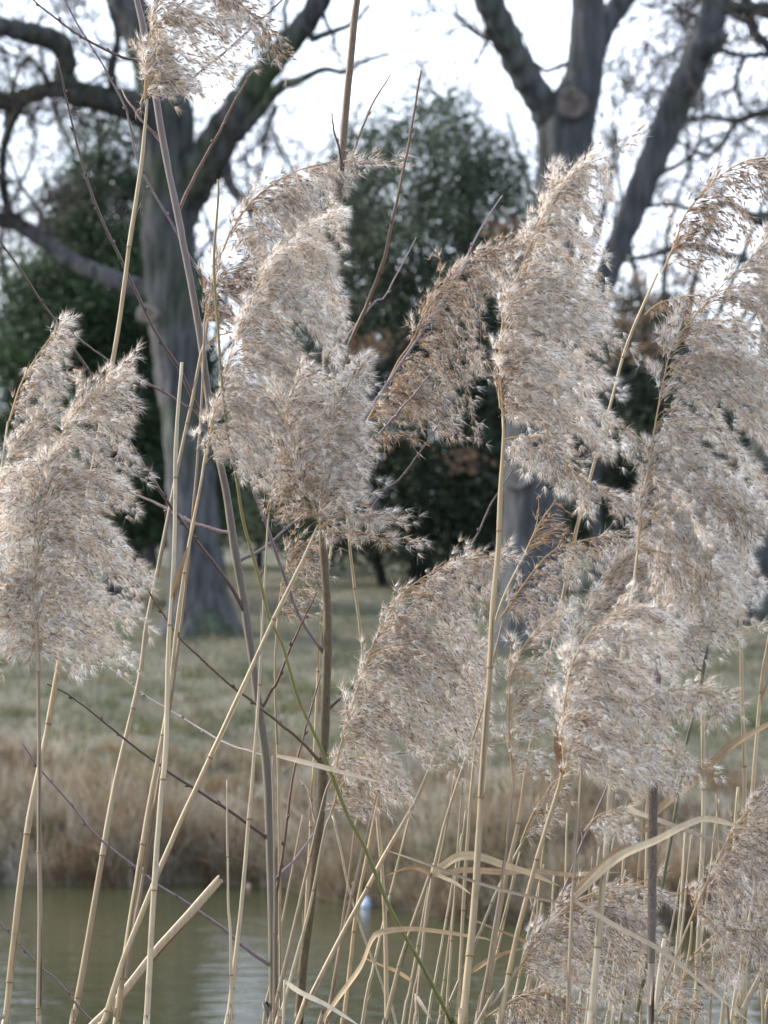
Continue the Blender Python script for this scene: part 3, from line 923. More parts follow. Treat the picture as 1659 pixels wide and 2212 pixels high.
C_main = [(1010, 2290)] + K(6, (290, 1475), (180, 1260), (60, 1050), (0, 930)) + K(5, (1570, 710), (1500, 580), (1440, 430), (1370, 260), (1290, 90)) + K(3, (1260, 1475), (1210, 1300), (1160, 1200), (1120, 1040), (1050, 800), (1020, 620), (985, 420), (955, 200), (940, 0)) + K(1, (925, 1270), (920, 1100), (935, 900), (942, 775))
sapling('green_shoot', 'curving yellow green willow shoot crossing the olive sapling', C_main, 3.44, 15 * S(3.44), 5 * S(3.44), ((0.075, 0.088, 0.016), (0.15, 0.105, 0.036)), M['shoot'],
    [(K(1, (925, 1150), (940, 1100), (938, 1065)), 7, 0, (0.33, 0.28, 0.24)), (K(3, (1120, 1050), (1135, 1000), (1142, 960)), 4, 0, BRN)], cat='shoot')
z_main = [(1355, 2300), (1372, 2212)] + K(6, (1215, 800), (1270, 480), (1305, 270), (1340, 130)) + K(4, (1370, 1475), (1450, 1065), (1490, 900), (1530, 700))
sapling('green_shoot', 'dark green and purple willow shoot leaning beside the weathered bulrush', z_main, 3.3, 14 * S(3.3), 6 * S(3.3), ((0.075, 0.085, 0.03), (0.10, 0.078, 0.072)), M['shoot'],
    [(K(4, (1375, 1450), (1350, 1400), (1330, 1360)), 4, 0, DRK)], cat='shoot')
D_main = [(1085, 2270), (1110, 2212)] + K(6, (650, 1200), (750, 960), (800, 840), (850, 710), (900, 600), (960, 460), (985, 390))
sapling('purple_shoot', 'thin purple willow shoot leaning among the lower reeds', D_main, 3.75, 9 * S(3.75), 4 * S(3.75), (PUR, PUR), M['twig'],
    [(K(6, (860, 690), (850, 640), (860, 600)), 4, 0, PUR)], cat='shoot')
E_main = [(862, 2240), (840, 2170)] + K(5, (1620, 1220), (1570, 1090), (1510, 900), (1470, 720), (1435, 570))
sapling('knotty_shoot', 'thin pale knotty shoot leaning behind the green shoot', E_main, 3.7, 7 * S(3.7), 4.5 * S(3.7), ((0.32, 0.28, 0.2), (0.3, 0.26, 0.19)), M['twig'],
    [(K(5, (1510, 900), (1522, 880), (1530, 855)), 4, 0, (0.3, 0.25, 0.18))], cat='shoot')

# ------------------------------------------------------------------ reeds
BROWN = np.array([(0.12, 0.066, 0.036), (0.23, 0.132, 0.068), (0.37, 0.245, 0.14), (0.15, 0.096, 0.070), (0.31, 0.168, 0.07)])
HAIRC = np.array([(0.88, 0.845, 0.80), (0.83, 0.775, 0.71), (0.90, 0.885, 0.87), (0.74, 0.65, 0.55)])

def along(P, t):
    P = np.asarray(P, float)
    d = np.r_[0, np.cumsum(np.linalg.norm(np.diff(P, axis=0), axis=1))]
    d /= d[-1]
    return np.stack([np.interp(t, d, P[:, j]) for j in range(2)], -1)

def spray(wire, sp, ha, R, E, D, dens=1.0, fluff=1.0, brown=0.5, depth=0.28, rach=5.0):
    R, E = catmull(R, 40), catmull(E, 40)
    L = np.linalg.norm(np.diff(R, axis=0), axis=1).sum()
    width = np.linalg.norm(E - R, axis=1).mean()
    area = max(L * width, 1500)
    s = S(D)
    # rachis
    RW = np.array([W(u, v, D) for u, v in R])
    wire.tube(RW, np.linspace(rach / 2, 0.8, 40) * s, 6, col=(0.33, 0.23, 0.13), cap=False)
    nb = int(np.clip(L / 4.6, 12, 140))
    t = np.sort(np.clip(rng.beta(1.0, 1.15, nb), 0.0, 0.985))
    P0 = along(R, t)
    tan = along(R, np.clip(t + 0.04, 0, 1)) - along(R, np.clip(t - 0.04, 0, 1))
    tan = unit(tan)
    te = np.clip(t + rng.normal(0.02, 0.09, nb), 0, 1)
    fr = 1.02 * rng.random(nb) ** 0.62
    far = rng.random(nb) < 0.16                     # a few tassels reach past the rest
    fr[far] = rng.uniform(1.0, 1.18, far.sum())
    P3 = P0 + (along(E, te) - P0) * fr[:, None] + rng.normal(0, 7, (nb, 2))
    app = rng.random(nb) < 0.18                     # upright tassels lying along the axis
    P3[app] = P0[app] + tan[app] * rng.uniform(35, 105, (app.sum(), 1)) + rng.normal(0, 16, (app.sum(), 2))
    lenb = np.linalg.norm(P3 - P0, axis=1)
    P1 = P0 + tan * (0.42 * lenb)[:, None] + (P3 - P0) * 0.18
    zoff = rng.normal(0, depth, nb) * (0.35 * lenb + 0.25 * width)
    btone = np.clip(rng.normal(0, 0.30, nb), -0.6, 0.6)   # tassels differ: riper silky ones, closed brown ones
    m = 9
    tt = np.linspace(0, 1, m)
    B = ((1 - tt) ** 2)[None, :, None] * P0[:, None] + (2 * tt * (1 - tt))[None, :, None] * P1[:, None] + (tt ** 2)[None, :, None] * P3[:, None]
    Dp = D + zoff[:, None] * (tt[None] ** 1.3) * s
    BW = np.stack([(B[..., 0] - 829.5) / FPX * Dp, Dp, CAM_Z - (B[..., 1] - 1106) / FPX * Dp], -1)     # nb x m x 3
    for i in range(nb):
        wire.tube(BW[i], np.linspace(0.9, 0.35, m) * s, 3, col=(0.36, 0.25, 0.15), cap=False)
    # spikelets along the branches
    N = int(area / 33.0 * dens)
    pb = np.maximum(lenb, 8) / np.maximum(lenb, 8).sum()
    bi = rng.choice(nb, N, p=pb)
    st = 0.22 + 0.80 * rng.random(N) ** 0.85
    st = np.minimum(st, 1.0)
    fi = st * (m - 1)
    i0 = np.clip(fi.astype(int), 0, m - 2)
    ff = (fi - i0)[:, None]
    pos = BW[bi, i0] * (1 - ff) + BW[bi, i0 + 1] * ff
    tg = unit(BW[bi, i0 + 1] - BW[bi, i0])
    off = rng.normal(0, 1, (N, 3)) * (np.array((8, 8, 8)) * s) * (0.5 + 0.5 * st[:, None])
    p = pos + off
    dirv = unit(tg * 1.0 + rng.normal(0, 0.34, (N, 3)) + unit(off) * 0.22 + np.array((0.32, 0, -0.10)))
    # pedicels
    k = rng.random(N) < 0.5
    a0, a1 = pos[k], p[k]
    sd = unit(np.cross(a1 - a0, rng.normal(0, 1, (k.sum(), 3)))) * 0.35 * s
    bb = np.arange(k.sum())[:, None] * 3
    wire.add(np.stack([a0 - sd, a0 + sd, a1], 1).reshape(-1, 3), None, bb + np.arange(3)[None], (0.34, 0.235, 0.14))
    # glumes: two or three narrow blades
    shade = BROWN[rng.choice(5, N)] * (1 + rng.normal(0, .2, (N, 1))) * (1 - 0.35 * btone[bi])[:, None]
    if brown < 0.5:
        pale = rng.random(N) < (0.5 - brown)
        shade[pale] = shade[pale] * 0.5 + np.array((0.22, 0.17, 0.12))
    for b in range(3):
        sel = np.arange(N) if b < 1 else np.where(rng.random(N) < (0.5 + 0.5 * brown) * (1 - .3 * (b - 1)))[0]
        d = unit(dirv[sel] + rng.normal(0, 0.22, (len(sel), 3)))
        Lg = (rng.uniform(10, 21, (len(sel), 1)) * (1 if b else 1.2)) * s
        sd = unit(np.cross(d, rng.normal(0, 1, (len(sel), 3)))) * rng.uniform(0.9, 1.55, (len(sel), 1)) * s
        q0 = p[sel]
        V = np.stack([q0, q0 + d * Lg * .4 + sd, q0 + d * Lg, q0 + d * Lg * .4 - sd], 1)
        ix = np.arange(len(sel))[:, None] * 4
        sp.add(V.reshape(-1, 3), ix + np.arange(4)[None], None, np.repeat(np.clip(shade[sel], .02, 1), 4, 0))
    # silky hairs
    nhv = np.maximum(rng.normal(21 * fluff * (1 + 0.8 * btone[bi]) * (0.35 + 0.95 * st), 3), 0).astype(int)
    if nhv.sum():
        kk = np.repeat(np.arange(N), nhv)
        n = len(kk)
        sheaf = np.where(rng.random(n) < 0.65, 0.26, 0.6)[:, None]
        d = unit(dirv[kk] * 0.9 + rng.normal(0, 1, (n, 3)) * sheaf)
        Lh = rng.uniform(11, 30, (n, 1)) * s
        sd = unit(np.cross(d, rng.normal(0, 1, (n, 3)))) * rng.uniform(0.15, 0.30, (n, 1)) * s
        q0 = p[kk] + d * 1.5 * s
        cc = HAIRC[rng.choice(4, N)][kk] * (1 + rng.normal(0, .07, (n, 1)))
        ix = np.arange(n)[:, None] * 3
        ha.add(np.stack([q0 - sd, q0 + sd, q0 + d * Lh], 1).reshape(-1, 3), None, ix + np.arange(3)[None], np.repeat(np.clip(cc, .05, .93), 3, 0))

STEMC = [np.array((0.315, 0.248, 0.150)), np.array((0.285, 0.230, 0.150)), np.array((0.225, 0.172, 0.115)), np.array((0.345, 0.290, 0.195))]

def ribbon(mb, P, width, roll, col, fold=0.25):
    """a grass leaf: a tapering folded strip that rolls from one angle to another along its length"""
    n = 36
    C = catmull(P, n)
    T, N, B = frames(C)
    f = np.linspace(0, 1, n)
    a = np.interp(f, np.linspace(0, 1, len(roll)), np.radians(np.asarray(roll, float) - 58))
    side = np.cos(a)[:, None] * B + np.sin(a)[:, None] * N
    nrm = np.cross(side, T)
    wv = width / 2 * np.clip(np.interp(f, [0, .1, .4, .8, 1], [.55, .9, 1, .65, .06]), 0, 1)
    rip = 1 + 0.05 * np.sin(f * 23 + rng.uniform(0, 6))
    wv = (wv * rip)[:, None]
    V = np.stack([C - side * wv + nrm * wv * fold, C - side * wv * .5 + nrm * wv * fold * .35, C, C + side * wv * .5 + nrm * wv * fold * .35, C + side * wv + nrm * wv * fold], 1)
    i = np.arange(n - 1)[:, None] * 5
    j = np.arange(4)[None]
    q = np.stack([i + j, i + j + 1, i + 5 + j + 1, i + 5 + j], -1).reshape(-1, 4)
    tone = np.array([0.86, 1.04, 0.9, 1.05, 0.84])
    cc = (np.asarray(col)[None, None] * tone[None, :, None] * (1 + 0.06 * np.sin(f * 9)[:, None, None])).reshape(-1, 3)
    mb.add(V.reshape(-1, 3), q, None, cc)

def reed(label, path, d0, d1, D, sprays=(), leaves=(), tone=0, tilt=0.0, dtop=0.0, name='reed', nodes=True, green=0.0, sheath=True):
    P = to_ground(trace(path, D, dtop))
    base = P[0].copy()
    base[2] += 0.03
    t = thing(name, label, 'reed', base, 'reeds on the near bank')
    n = 120
    C = catmull(P, n)
    C[8:, 0] += np.cumsum(rng.normal(0, 0.00018, n - 8))
    s = S(D)
    seg = np.r_[0, np.cumsum(np.linalg.norm(np.diff(C, axis=0), axis=1))]
    # nodes every 13 to 20 cm, the sheath above each a little wider
    nd = [rng.uniform(0.05, 0.18)]
    while nd[-1] < seg[-1] - 0.05:
        nd.append(nd[-1] + rng.uniform(0.13, 0.22))
    nd = np.array(nd[:-1]) if len(nd) > 1 else np.array([])
    # extra rings on each side of a node so that the step is crisp
    ss = np.sort(np.r_[seg, nd - 0.0008, nd + 0.0008])
    ss = ss[(ss >= 0) & (ss <= seg[-1])]
    C = np.stack([np.interp(ss, seg, C[:, j]) for j in range(3)], 1)
    n = len(ss)
    f = (C[:, 2] - C[0, 2]) / max(C[-1, 2] - C[0, 2], 1e-6)
    # d0 is the width where the stem enters the frame, d1 at the top of the stem
    zf = CAM_Z - 1106 / FPX * D
    g01 = np.clip((C[:, 2] - zf) / max(C[-1, 2] - zf, 0.1), -0.6, 1)
    r = (d0 + (d1 - d0) * g01) / 2 * s * 0.94
    idx = np.searchsorted(nd, ss)
    prev = np.where(idx > 0, nd[np.maximum(idx - 1, 0)], 0) if len(nd) else np.zeros(n)
    since = ss - prev
    r = r * (1 + 0.12 * np.exp(-since / 0.07) * sheath - 0.05)
    if sprays:
        r = np.minimum(r, (2.5 + (seg[-1] - ss) / 0.05 * 1.6) * s)
    tones = (1 + rng.normal(0, 0.09, len(nd) + 2))
    hue = rng.random(len(nd) + 2)
    base_c = STEMC[tone]
    sides = 12
    col = np.zeros((n, sides, 3))
    seam = rng.integers(0, sides, len(nd) + 2)
    seamlen = rng.uniform(0.3, 1.0, len(nd) + 2)
    for i in range(n):
        c = base_c * tones[idx[i]] * np.array((0.97, 1.0, 1.10))
        c = c * (1 - 0.25 * hue[idx[i]] * np.array((0.2, 0.5, 0.9)))
        if green:
            c = c * (1 - green) + np.array((0.16, 0.18, 0.04)) * green
        col[i] = c
        if sheath and since[i] < seamlen[idx[i]] * 0.16:
            col[i, seam[idx[i]]] *= 0.35          # the dark open edge of the leaf sheath
    m = MB()
    m.tube(C, r, sides, col=col, phase=0.3)
    st = m.build('stem', M['stem'], t, base)
    if nodes and len(nd):
        T, N, B = frames(C)
        for k, x in enumerate(nd):
            i = int(np.clip(np.searchsorted(ss, x), 1, n - 2))
            if C[i, 2] < zf - 0.05:
                continue
            m = MB()
            h = 0.0011
            rr = r[i]
            lip = unit(T[i] + 0.15 * N[i] * rng.normal())
            m.tube(np.array([C[i] - lip * h, C[i] - lip * h * .3, C[i] + lip * h * .5, C[i] + lip * h]), np.array([rr * 1.0, rr * 1.13, rr * 1.13, rr * 1.02]), 12, col=(0.19, 0.125, 0.065))
            m.build('node', M['node'], st, base)
            if rng.random() < 0.4 and i + 8 < n and sheath:
                ln = rng.uniform(0.04, 0.11)
                js = [i + 1] + [int(np.clip(np.searchsorted(ss, x + ln * g), 1, n - 1)) for g in (.35, .7, 1.0)]
                ang = rng.uniform(0, 6.28)
                o3 = np.cos(ang) * N[i] + np.sin(ang) * B[i]
                pts = np.array([C[jj] + o3 * r[jj] * kx for jj, kx in zip(js, (1.05, 1.12, 1.3, rng.uniform(1.6, 3.2)))])
                m = MB()
                ribbon(m, pts, rr * rng.uniform(1.0, 1.7), [58 + np.degrees(ang)] * 2, base_c * rng.uniform(0.6, 1.05), fold=0.5)
                m.build('leaf_sheath', M['leaf'], st, base)
    # leaves
    for (pts, wpx, roll, dz, colr) in leaves:
        nP = len(pts)
        Ds = np.interp(np.linspace(0, 1, nP), np.linspace(0, 1, len(dz)), dz)
        LP = np.array([W(p[0], p[1], D + dd) for p, dd in zip(pts, Ds)])
        m = MB()
        ribbon(m, LP, wpx * 0.78 * s, roll, colr)
        m.build('leaf_blade', M['leaf'], t, base)
    if sprays:
        wire, sp, ha = MB(), MB(), MB()
        for kw in sprays:
            kw = dict(kw)
            kw.setdefault('D', D + dtop)
            spray(wire, sp, ha, **kw)
        po = wire.build('plume', M['node'], t, base)
        so = sp.build('spikelets', M['spike'], po, base, smooth=False)
        so['kind'] = 'stuff'
        if ha.n:
            hobj = ha.build('silky_hairs', M['hair'], po, base, smooth=False)
            hobj['kind'] = 'stuff'
    return t

TAN, PALE_L, BRN_L, GREY_L = (0.27, 0.19, 0.115), (0.42, 0.34, 0.235), (0.19, 0.105, 0.055), (0.26, 0.21, 0.16)

# --- left side
reed('thick leaning reed with its plume at the very top, stem passing behind a fluffy plume', [(2, 2260), (10, 2212)] + K(5, (70, 1000), (120, 600), (165, 360), (210, 130)) + [(160, 1215), (207, 950), (245, 740)] + K(1, (545, 1080), (600, 700), (625, 430)), 16, 9, 3.50, tone=0,
     sprays=[dict(R=[(312, 215), (318, 120), (330, 40), (345, -60), (365, -150)], E=[(400, 200), (480, 190), (530, 110), (540, 0), (500, -120)], fluff=1.0, brown=.55),
             dict(R=[(303, 225), (320, 180), (335, 155)], E=[(285, 240), (370, 190), (400, 185)], dens=.8, fluff=.3, brown=1),
             dict(R=[(440, -40), (520, 10), (570, 60), (600, 130)], E=[(450, 20), (520, 60), (560, 100), (605, 140)], dens=.9, fluff=.35, brown=.9)])
reed('slim grey brown reed carrying the large fluffy plume whose branches hang to both sides', [(82, 2260), (82, 2212)] + K(5, (168, 700), (165, 0)) + K(3, (158, 1200), (158, 1000), (160, 900)), 13, 7, 3.32, tone=2,
     sprays=[dict(R=[(79, 1420), (79, 1300), (80, 1190), (107, 1030), (140, 930), (190, 860), (275, 785)], E=[(165, 1465), (295, 1380), (298, 1260), (280, 1150), (288, 1030), (282, 920), (280, 790)], brown=.5),
             dict(R=[(79, 1430), (75, 1260), (80, 1110), (110, 1000)], E=[(-30, 1470), (-50, 1330), (-40, 1150), (20, 1000)], brown=.6)])
reed('reed with a narrow upright plume above the large fluffy plume', [(-60, 2260), (-52, 2100), (-30, 1500), (-8, 1150), (8, 1002), (20, 910)], 12, 5, 3.46,
     sprays=[dict(R=[(20, 910), (45, 830), (80, 770), (120, 715), (150, 690)], E=[(90, 915), (132, 850), (142, 790), (148, 740), (153, 693)], brown=.5)])
reed('reed whose pale plume is half hidden behind the large fluffy plume', [(-110, 2260), (-90, 1900), (-50, 1500), (-15, 1160)], 12, 6, 3.45,
     sprays=[dict(R=[(-15, 1160), (0, 1050), (40, 960), (90, 920), (130, 905)], E=[(110, 1150), (130, 1080), (140, 1000), (150, 950), (142, 908)], brown=.45)])
reed('leaning reed with a feathery plume arching behind the middle plumes', [(150, 2260), (160, 2212)] + K(5, (390, 1100), (500, 460), (605, 0)) + [(319, 1350), (349, 1199), (375, 1061)] + K(3, (790, 450), (830, 270), (870, 60), (890, 0)) + [(456, 650), (480, 545)], 15, 6, 3.60, tone=1,
     sprays=[dict(R=[(480, 545), (505, 490), (560, 420), (640, 370), (720, 350), (785, 350)], E=[(560, 590), (650, 570), (705, 490), (725, 425), (745, 385), (792, 352)], fluff=.9, brown=.5)])
reed('straight reed snapped off beside the oak trunk with a dry curl at its tip', [(316, 2260), (320, 2212)] + K(5, (690, 600), (720, 300)) + [(368, 1390), (377, 1258), (383, 1061)] + K(3, (770, 440), (795, 90)), 15, 8, 3.36, tone=3,
     leaves=[([(372, 1300), (382, 1258), (398, 1205), (406, 1180)], 17, [20, 50, 80], [0, -.005, -.005, 0], (0.2, 0.135, 0.08))])
reed('reed with the big silvery middle plume drooping from its left edge', [(245, 2260), (252, 2212)] + K(5, (540, 1210), (640, 560), (720, 130)) + [(388, 1308), (408, 1183), (432, 1061), (445, 975)], 16, 6, 3.44, tone=0,
     sprays=[dict(R=[(445, 1000), (452, 950), (470, 860), (505, 740), (545, 640), (590, 560), (640, 500), (700, 450), (730, 438)], E=[(530, 1050), (640, 1050), (745, 1000), (745, 880), (735, 740), (725, 640), (735, 560), (750, 500), (738, 448)], brown=.42, fluff=1.3)])
reed('slanting reed crossing the others with a tufted plume in front of the olive sapling', [(190, 2300), (222, 2212)] + K(5, (520, 1220), (600, 1010), (720, 720), (850, 430), (1020, 60)) + K(3, (1180, 1190), (1300, 950), (1370, 790)), 15, 9, 3.40, tone=0,
     sprays=[dict(R=[(690, 1135), (700, 1020), (715, 930), (735, 860), (770, 810), (798, 797)], E=[(760, 1120), (800, 1030), (800, 960), (795, 890), (802, 840), (803, 800)], brown=.5),
             dict(R=[(690, 1130), (670, 1070), (640, 1010), (610, 985)], E=[(590, 1130), (582, 1080), (590, 1030), (603, 990)], dens=.7, fluff=.45, brown=1),
             dict(R=[(690, 1130), (650, 1010), (620, 900), (640, 820)], E=[(760, 1100), (760, 1000), (740, 900), (700, 820)], dens=.7, brown=.5),
             dict(R=[(690, 1140), (740, 1110), (800, 1118), (838, 1118)], E=[(705, 1160), (760, 1145), (805, 1140), (842, 1122)], dens=1.2, fluff=.8, brown=.7),
             dict(R=[(700, 1148), (760, 1150), (830, 1165), (885, 1160)], E=[(720, 1170), (780, 1170), (840, 1175), (887, 1164)], dens=.9, fluff=.6, brown=.7)])
reed('slim reed with a small dense brown plume in front of the yew', [(240, 2300), (262, 2150), (330, 1750), (392, 1330), (425, 1000), (437, 800), (441, 700)], 10, 5, 3.57, tone=2,
     sprays=[dict(R=[(441, 700), (452, 645), (480, 592), (530, 575), (565, 578)], E=[(500, 700), (565, 680), (592, 630), (590, 590), (575, 582)], dens=1.25, fluff=.35, brown=1.0),
             dict(R=[(450, 740), (470, 725), (515, 715)], E=[(455, 760), (480, 740), (515, 722)], dens=1, fluff=.15, brown=1)])
reed('slim reed running close by the purple grey sapling', [(480, 2260), (490, 2212)] + K(5, (1040, 950), (1090, 370), (1115, 0)) + K(3, (1140, 1000), (1150, 800), (1170, 640), (1190, 560)), 12, 4, 3.50, tone=3,
     sprays=[dict(R=[(575, 1110), (590, 1060), (620, 1015), (680, 1005)], E=[(620, 1120), (640, 1090), (670, 1060), (700, 1015)], dens=.6, fluff=.2, brown=1)])
reed('thin pale reed stub with a tapering broken tip over the water', K(5, (1010, 1540), (1005, 1475), (998, 1100), (990, 980), (988, 800), (985, 420)), 9, 3, 3.40, tone=3)
reed('thin upright reed with a sparse brown plume behind the olive sapling', [(606, 2260), (605, 2212)] + K(5, (1205, 600), (1190, 0)) + [(597, 1380), (600, 1335)], 8, 5, 3.66, tone=0,
     sprays=[dict(R=[(600, 1335), (612, 1250), (640, 1190), (690, 1150)], E=[(680, 1345), (690, 1300), (705, 1230), (705, 1165)], dens=.55, fluff=.3, brown=.9)])

# a broken flattened stalk
def stalk():
    D = 3.5
    P = to_ground(trace([(150, 2300)] + K(5, (420, 1475), (540, 1330), (680, 1150), (800, 1020), (940, 860)), D))
    base = P[0].copy()
    base[2] += .03
    t = thing('broken_stalk', 'broken weathered bulrush stalk slanting up over the water with a torn end', 'stalk', base)
    m = MB()
    C = catmull(P, 60)
    Tn, N, B = frames(C)
    a = np.linspace(0, 2 * np.pi, 10, endpoint=False)
    r = np.linspace(6.5, 9.5, 60) * S(D) * (1 + 0.05 * np.sin(np.arange(60) * .9))
    V = C[:, None] + r[:, None, None] * (np.cos(a)[None, :, None] * N[:, None] * 0.45 + np.sin(a)[None, :, None] * B[:, None])
    V[-1] += Tn[-1] * rng.uniform(-4, 20, (10, 1)) * S(D)
    i = np.arange(59)[:, None] * 10
    j = np.arange(10)[None]
    tone = 0.75 + 0.35 * rng.random(10)
    tone[7] = .45
    m.add(V.reshape(-1, 3), np.stack([i + j, i + (j + 1) % 10, i + 10 + (j + 1) % 10, i + 10 + j], -1).reshape(-1, 4), None, (np.array((0.36, 0.28, 0.19))[None, None] * tone[None, :, None] * np.ones((60, 1, 1))).reshape(-1, 3))
    m.build('stem', M['stem'], t, base)
    m = MB()
    m.tube(np.array([C[-6], C[-3], C[-1] + Tn[-1] * 6 * S(D)]) + B[-1] * 7 * S(D), np.array([2.5, 2.5, .6]) * S(D), 5, col=(0.26, 0.13, 0.07))
    m.build('torn_strip', M['leaf'], t, base)
stalk()

# --- middle
reed('reed carrying the wide fan of a plume low in the middle', [(575, 2260), (587, 2212)] + K(5, (1330, 800), (1400, 500)) + [(718, 1680)], 11, 5, 3.46, tone=2,
     sprays=[dict(R=[(718, 1690), (745, 1575), (785, 1450), (818, 1365), (870, 1282), (960, 1222), (1062, 1200)], E=[(815, 1730), (915, 1705), (985, 1620), (1015, 1500), (1030, 1390), (1045, 1285), (1062, 1206)], brown=.8, fluff=.85)])
reed('slim reed with a thin frayed tuft under the fan of a plume', [(590, 2260), (602, 2212)] + K(5, (1330, 1000), (1400, 640), (1430, 560)), 10, 5, 3.50, tone=3,
     sprays=[dict(R=[(715, 1755), (738, 1695), (780, 1650), (835, 1655)], E=[(770, 1760), (830, 1745), (855, 1720), (855, 1685)], dens=.6, fluff=.4, brown=.8)])
reed('slanting tan reed with a small plume behind the fan of a plume', [(635, 2230), (655, 2185), (740, 2015), (795, 1915), (830, 1847), (895, 1735), (930, 1655), (955, 1600)], 13, 8, 3.56, tone=0,
     sprays=[dict(R=[(955, 1600), (985, 1530), (1010, 1450), (1045, 1395)], E=[(1030, 1650), (1060, 1590), (1065, 1500), (1060, 1410)], dens=.5, brown=.5)])
reed('thin reed leaning between the olive sapling and the green shoot', [(695, 2260), (702, 2212), (730, 2050), (770, 1875), (810, 1715), (830, 1640)], 9, 5, 3.58, tone=2)
reed('thin yellowish reed standing behind the green shoot', [(735, 2260), (740, 2212), (765, 1975), (800, 1795), (830, 1660)], 10, 6, 3.66, tone=0)
reed('long slim reed leaning away behind the fan of a plume', [(838, 2260), (837, 2212), (832, 1975), (818, 1775), (800, 1600), (785, 1417), (760, 1217), (752, 1130), (748, 1060)], 11, 6, 3.68, tone=0)
reed('reed with a brown tipped plume leaning out over the dark evergreen bush', [(640, 2300), (655, 2100), (672, 1800), (690, 1400), (716, 1180), (745, 1010), (780, 930)], 9, 5, 3.72, tone=0,
     sprays=[dict(R=[(790, 915), (830, 840), (860, 780), (890, 737), (930, 655), (980, 610), (1030, 560), (1105, 535)], E=[(850, 905), (920, 900), (1000, 945), (1030, 890), (1030, 790), (1035, 690), (1060, 610), (1106, 542)], brown=1.0, fluff=.42),
             dict(R=[(785, 965), (820, 935), (860, 935)], E=[(800, 990), (840, 970), (862, 945)], dens=.8, fluff=.15, brown=1)])
reed('thin reed with a wispy open plume in front of the forked trunk', [(885, 2260), (892, 2212), (915, 1975), (950, 1795), (995, 1650), (1032, 1540), (1060, 1420), (1080, 1337)], 9, 4, 3.5, tone=1,
     sprays=[dict(R=[(1080, 1337), (1150, 1237), (1200, 1187), (1280, 1162), (1362, 1150)], E=[(1180, 1400), (1262, 1310), (1285, 1265), (1315, 1232), (1366, 1160)], dens=.4, fluff=.9, brown=.5)])
reed('slim reed with an almost bare panicle before the forked trunk', [(980, 2260), (985, 2212), (1010, 1800), (1040, 1500), (1075, 1327), (1130, 1205)], 9, 6, 3.6, tone=0,
     sprays=[dict(R=[(1130, 1205), (1160, 1140), (1202, 1077)], E=[(1200, 1180), (1225, 1130), (1215, 1080)], dens=.3, fluff=.1, brown=.9)])
reed('tall golden reed standing clear with the soft plume before the forked tree', [(993, 2260), (997, 2212), (1024, 1925), (1040, 1675), (1055, 1475), (1064, 1312), (1075, 1187), (1080, 1057), (1087, 937), (1085, 900)], 18, 11, 3.22, tone=0,
     sprays=[dict(R=[(1087, 910), (1080, 800), (1085, 700), (1110, 620), (1150, 520), (1200, 420), (1260, 360), (1314, 338)], E=[(1285, 1000), (1325, 950), (1312, 850), (1312, 700), (1308, 600), (1306, 500), (1306, 420), (1312, 343)], brown=.42, fluff=1.3),
             dict(R=[(1087, 950), (1118, 945), (1180, 965), (1260, 1035), (1372, 1098)], E=[(1120, 985), (1190, 1060), (1265, 1105), (1330, 1115), (1380, 1116)], brown=.4, dens=.8),
             dict(R=[(1080, 880), (1078, 820), (1095, 740)], E=[(1130, 900), (1150, 840), (1150, 760)], brown=.9, dens=.7, fluff=.5)])
reed('slim reed with a soft hanging plume between the fan and the lower fluffy plumes', [(1025, 2260), (1032, 2212), (1065, 2025), (1090, 1855), (1105, 1720), (1108, 1690)], 10, 5, 3.4, tone=2,
     sprays=[dict(R=[(1108, 1690), (1098, 1560), (1108, 1450), (1150, 1370), (1212, 1330)], E=[(1185, 1650), (1215, 1560), (1225, 1480), (1225, 1400), (1218, 1340)], dens=.38, fluff=1.0, brown=.45)])
reed('reed with a drooping open brown plume against the bright sky', [(1043, 2260), (1050, 2212), (1090, 1950), (1130, 1775), (1150, 1640), (1180, 1500), (1220, 1312), (1250, 1162), (1265, 1102), (1325, 882), (1365, 737), (1430, 590)], 13, 6, 3.52, tone=0,
     sprays=[dict(R=[(1430, 590), (1460, 520), (1480, 465), (1520, 415), (1570, 370), (1620, 345), (1690, 340)], E=[(1530, 610), (1580, 560), (1630, 525), (1640, 480), (1660, 450), (1680, 400), (1705, 350)], brown=1.0, fluff=.35, dens=.75),
             dict(R=[(1392, 680), (1425, 655), (1480, 640), (1525, 640)], E=[(1410, 715), (1445, 700), (1495, 690), (1528, 650)], brown=1, fluff=.2, dens=.7)])
reed('slender reed tilting up between the crossing dry leaves', [(935, 2260), (950, 2212), (1030, 2025), (1070, 1925), (1125, 1820), (1190, 1700)], 9, 4, 3.6, tone=1,
     sprays=[dict(R=[(1125, 1820), (1150, 1760), (1195, 1690)], E=[(1180, 1835), (1215, 1780), (1225, 1705)], dens=.35, fluff=.5, brown=.8)])
reed('tan reed with a brown loosened sheath below the lower fluffy plumes', [(1072, 2260), (1080, 2212), (1110, 2055), (1160, 1865), (1215, 1675), (1212, 1600)], 13, 8, 3.30, tone=0,
     leaves=[([(1216, 1670), (1206, 1625), (1204, 1580), (1214, 1540)], 20, [60, 75, 85], [-.006, -.012, -.01], BRN_L)],
     sprays=[dict(R=[(1212, 1600), (1225, 1480), (1262, 1330), (1309, 1248), (1366, 1196), (1432, 1160), (1505, 1128)], E=[(1330, 1540), (1430, 1460), (1510, 1400), (1580, 1340), (1605, 1275), (1605, 1210), (1565, 1140)], brown=.45, fluff=1.1, dens=1.15),
             dict(R=[(1380, 1370), (1450, 1345), (1520, 1355), (1590, 1365)], E=[(1400, 1400), (1460, 1385), (1530, 1385), (1592, 1372)], brown=.5, dens=.8)])
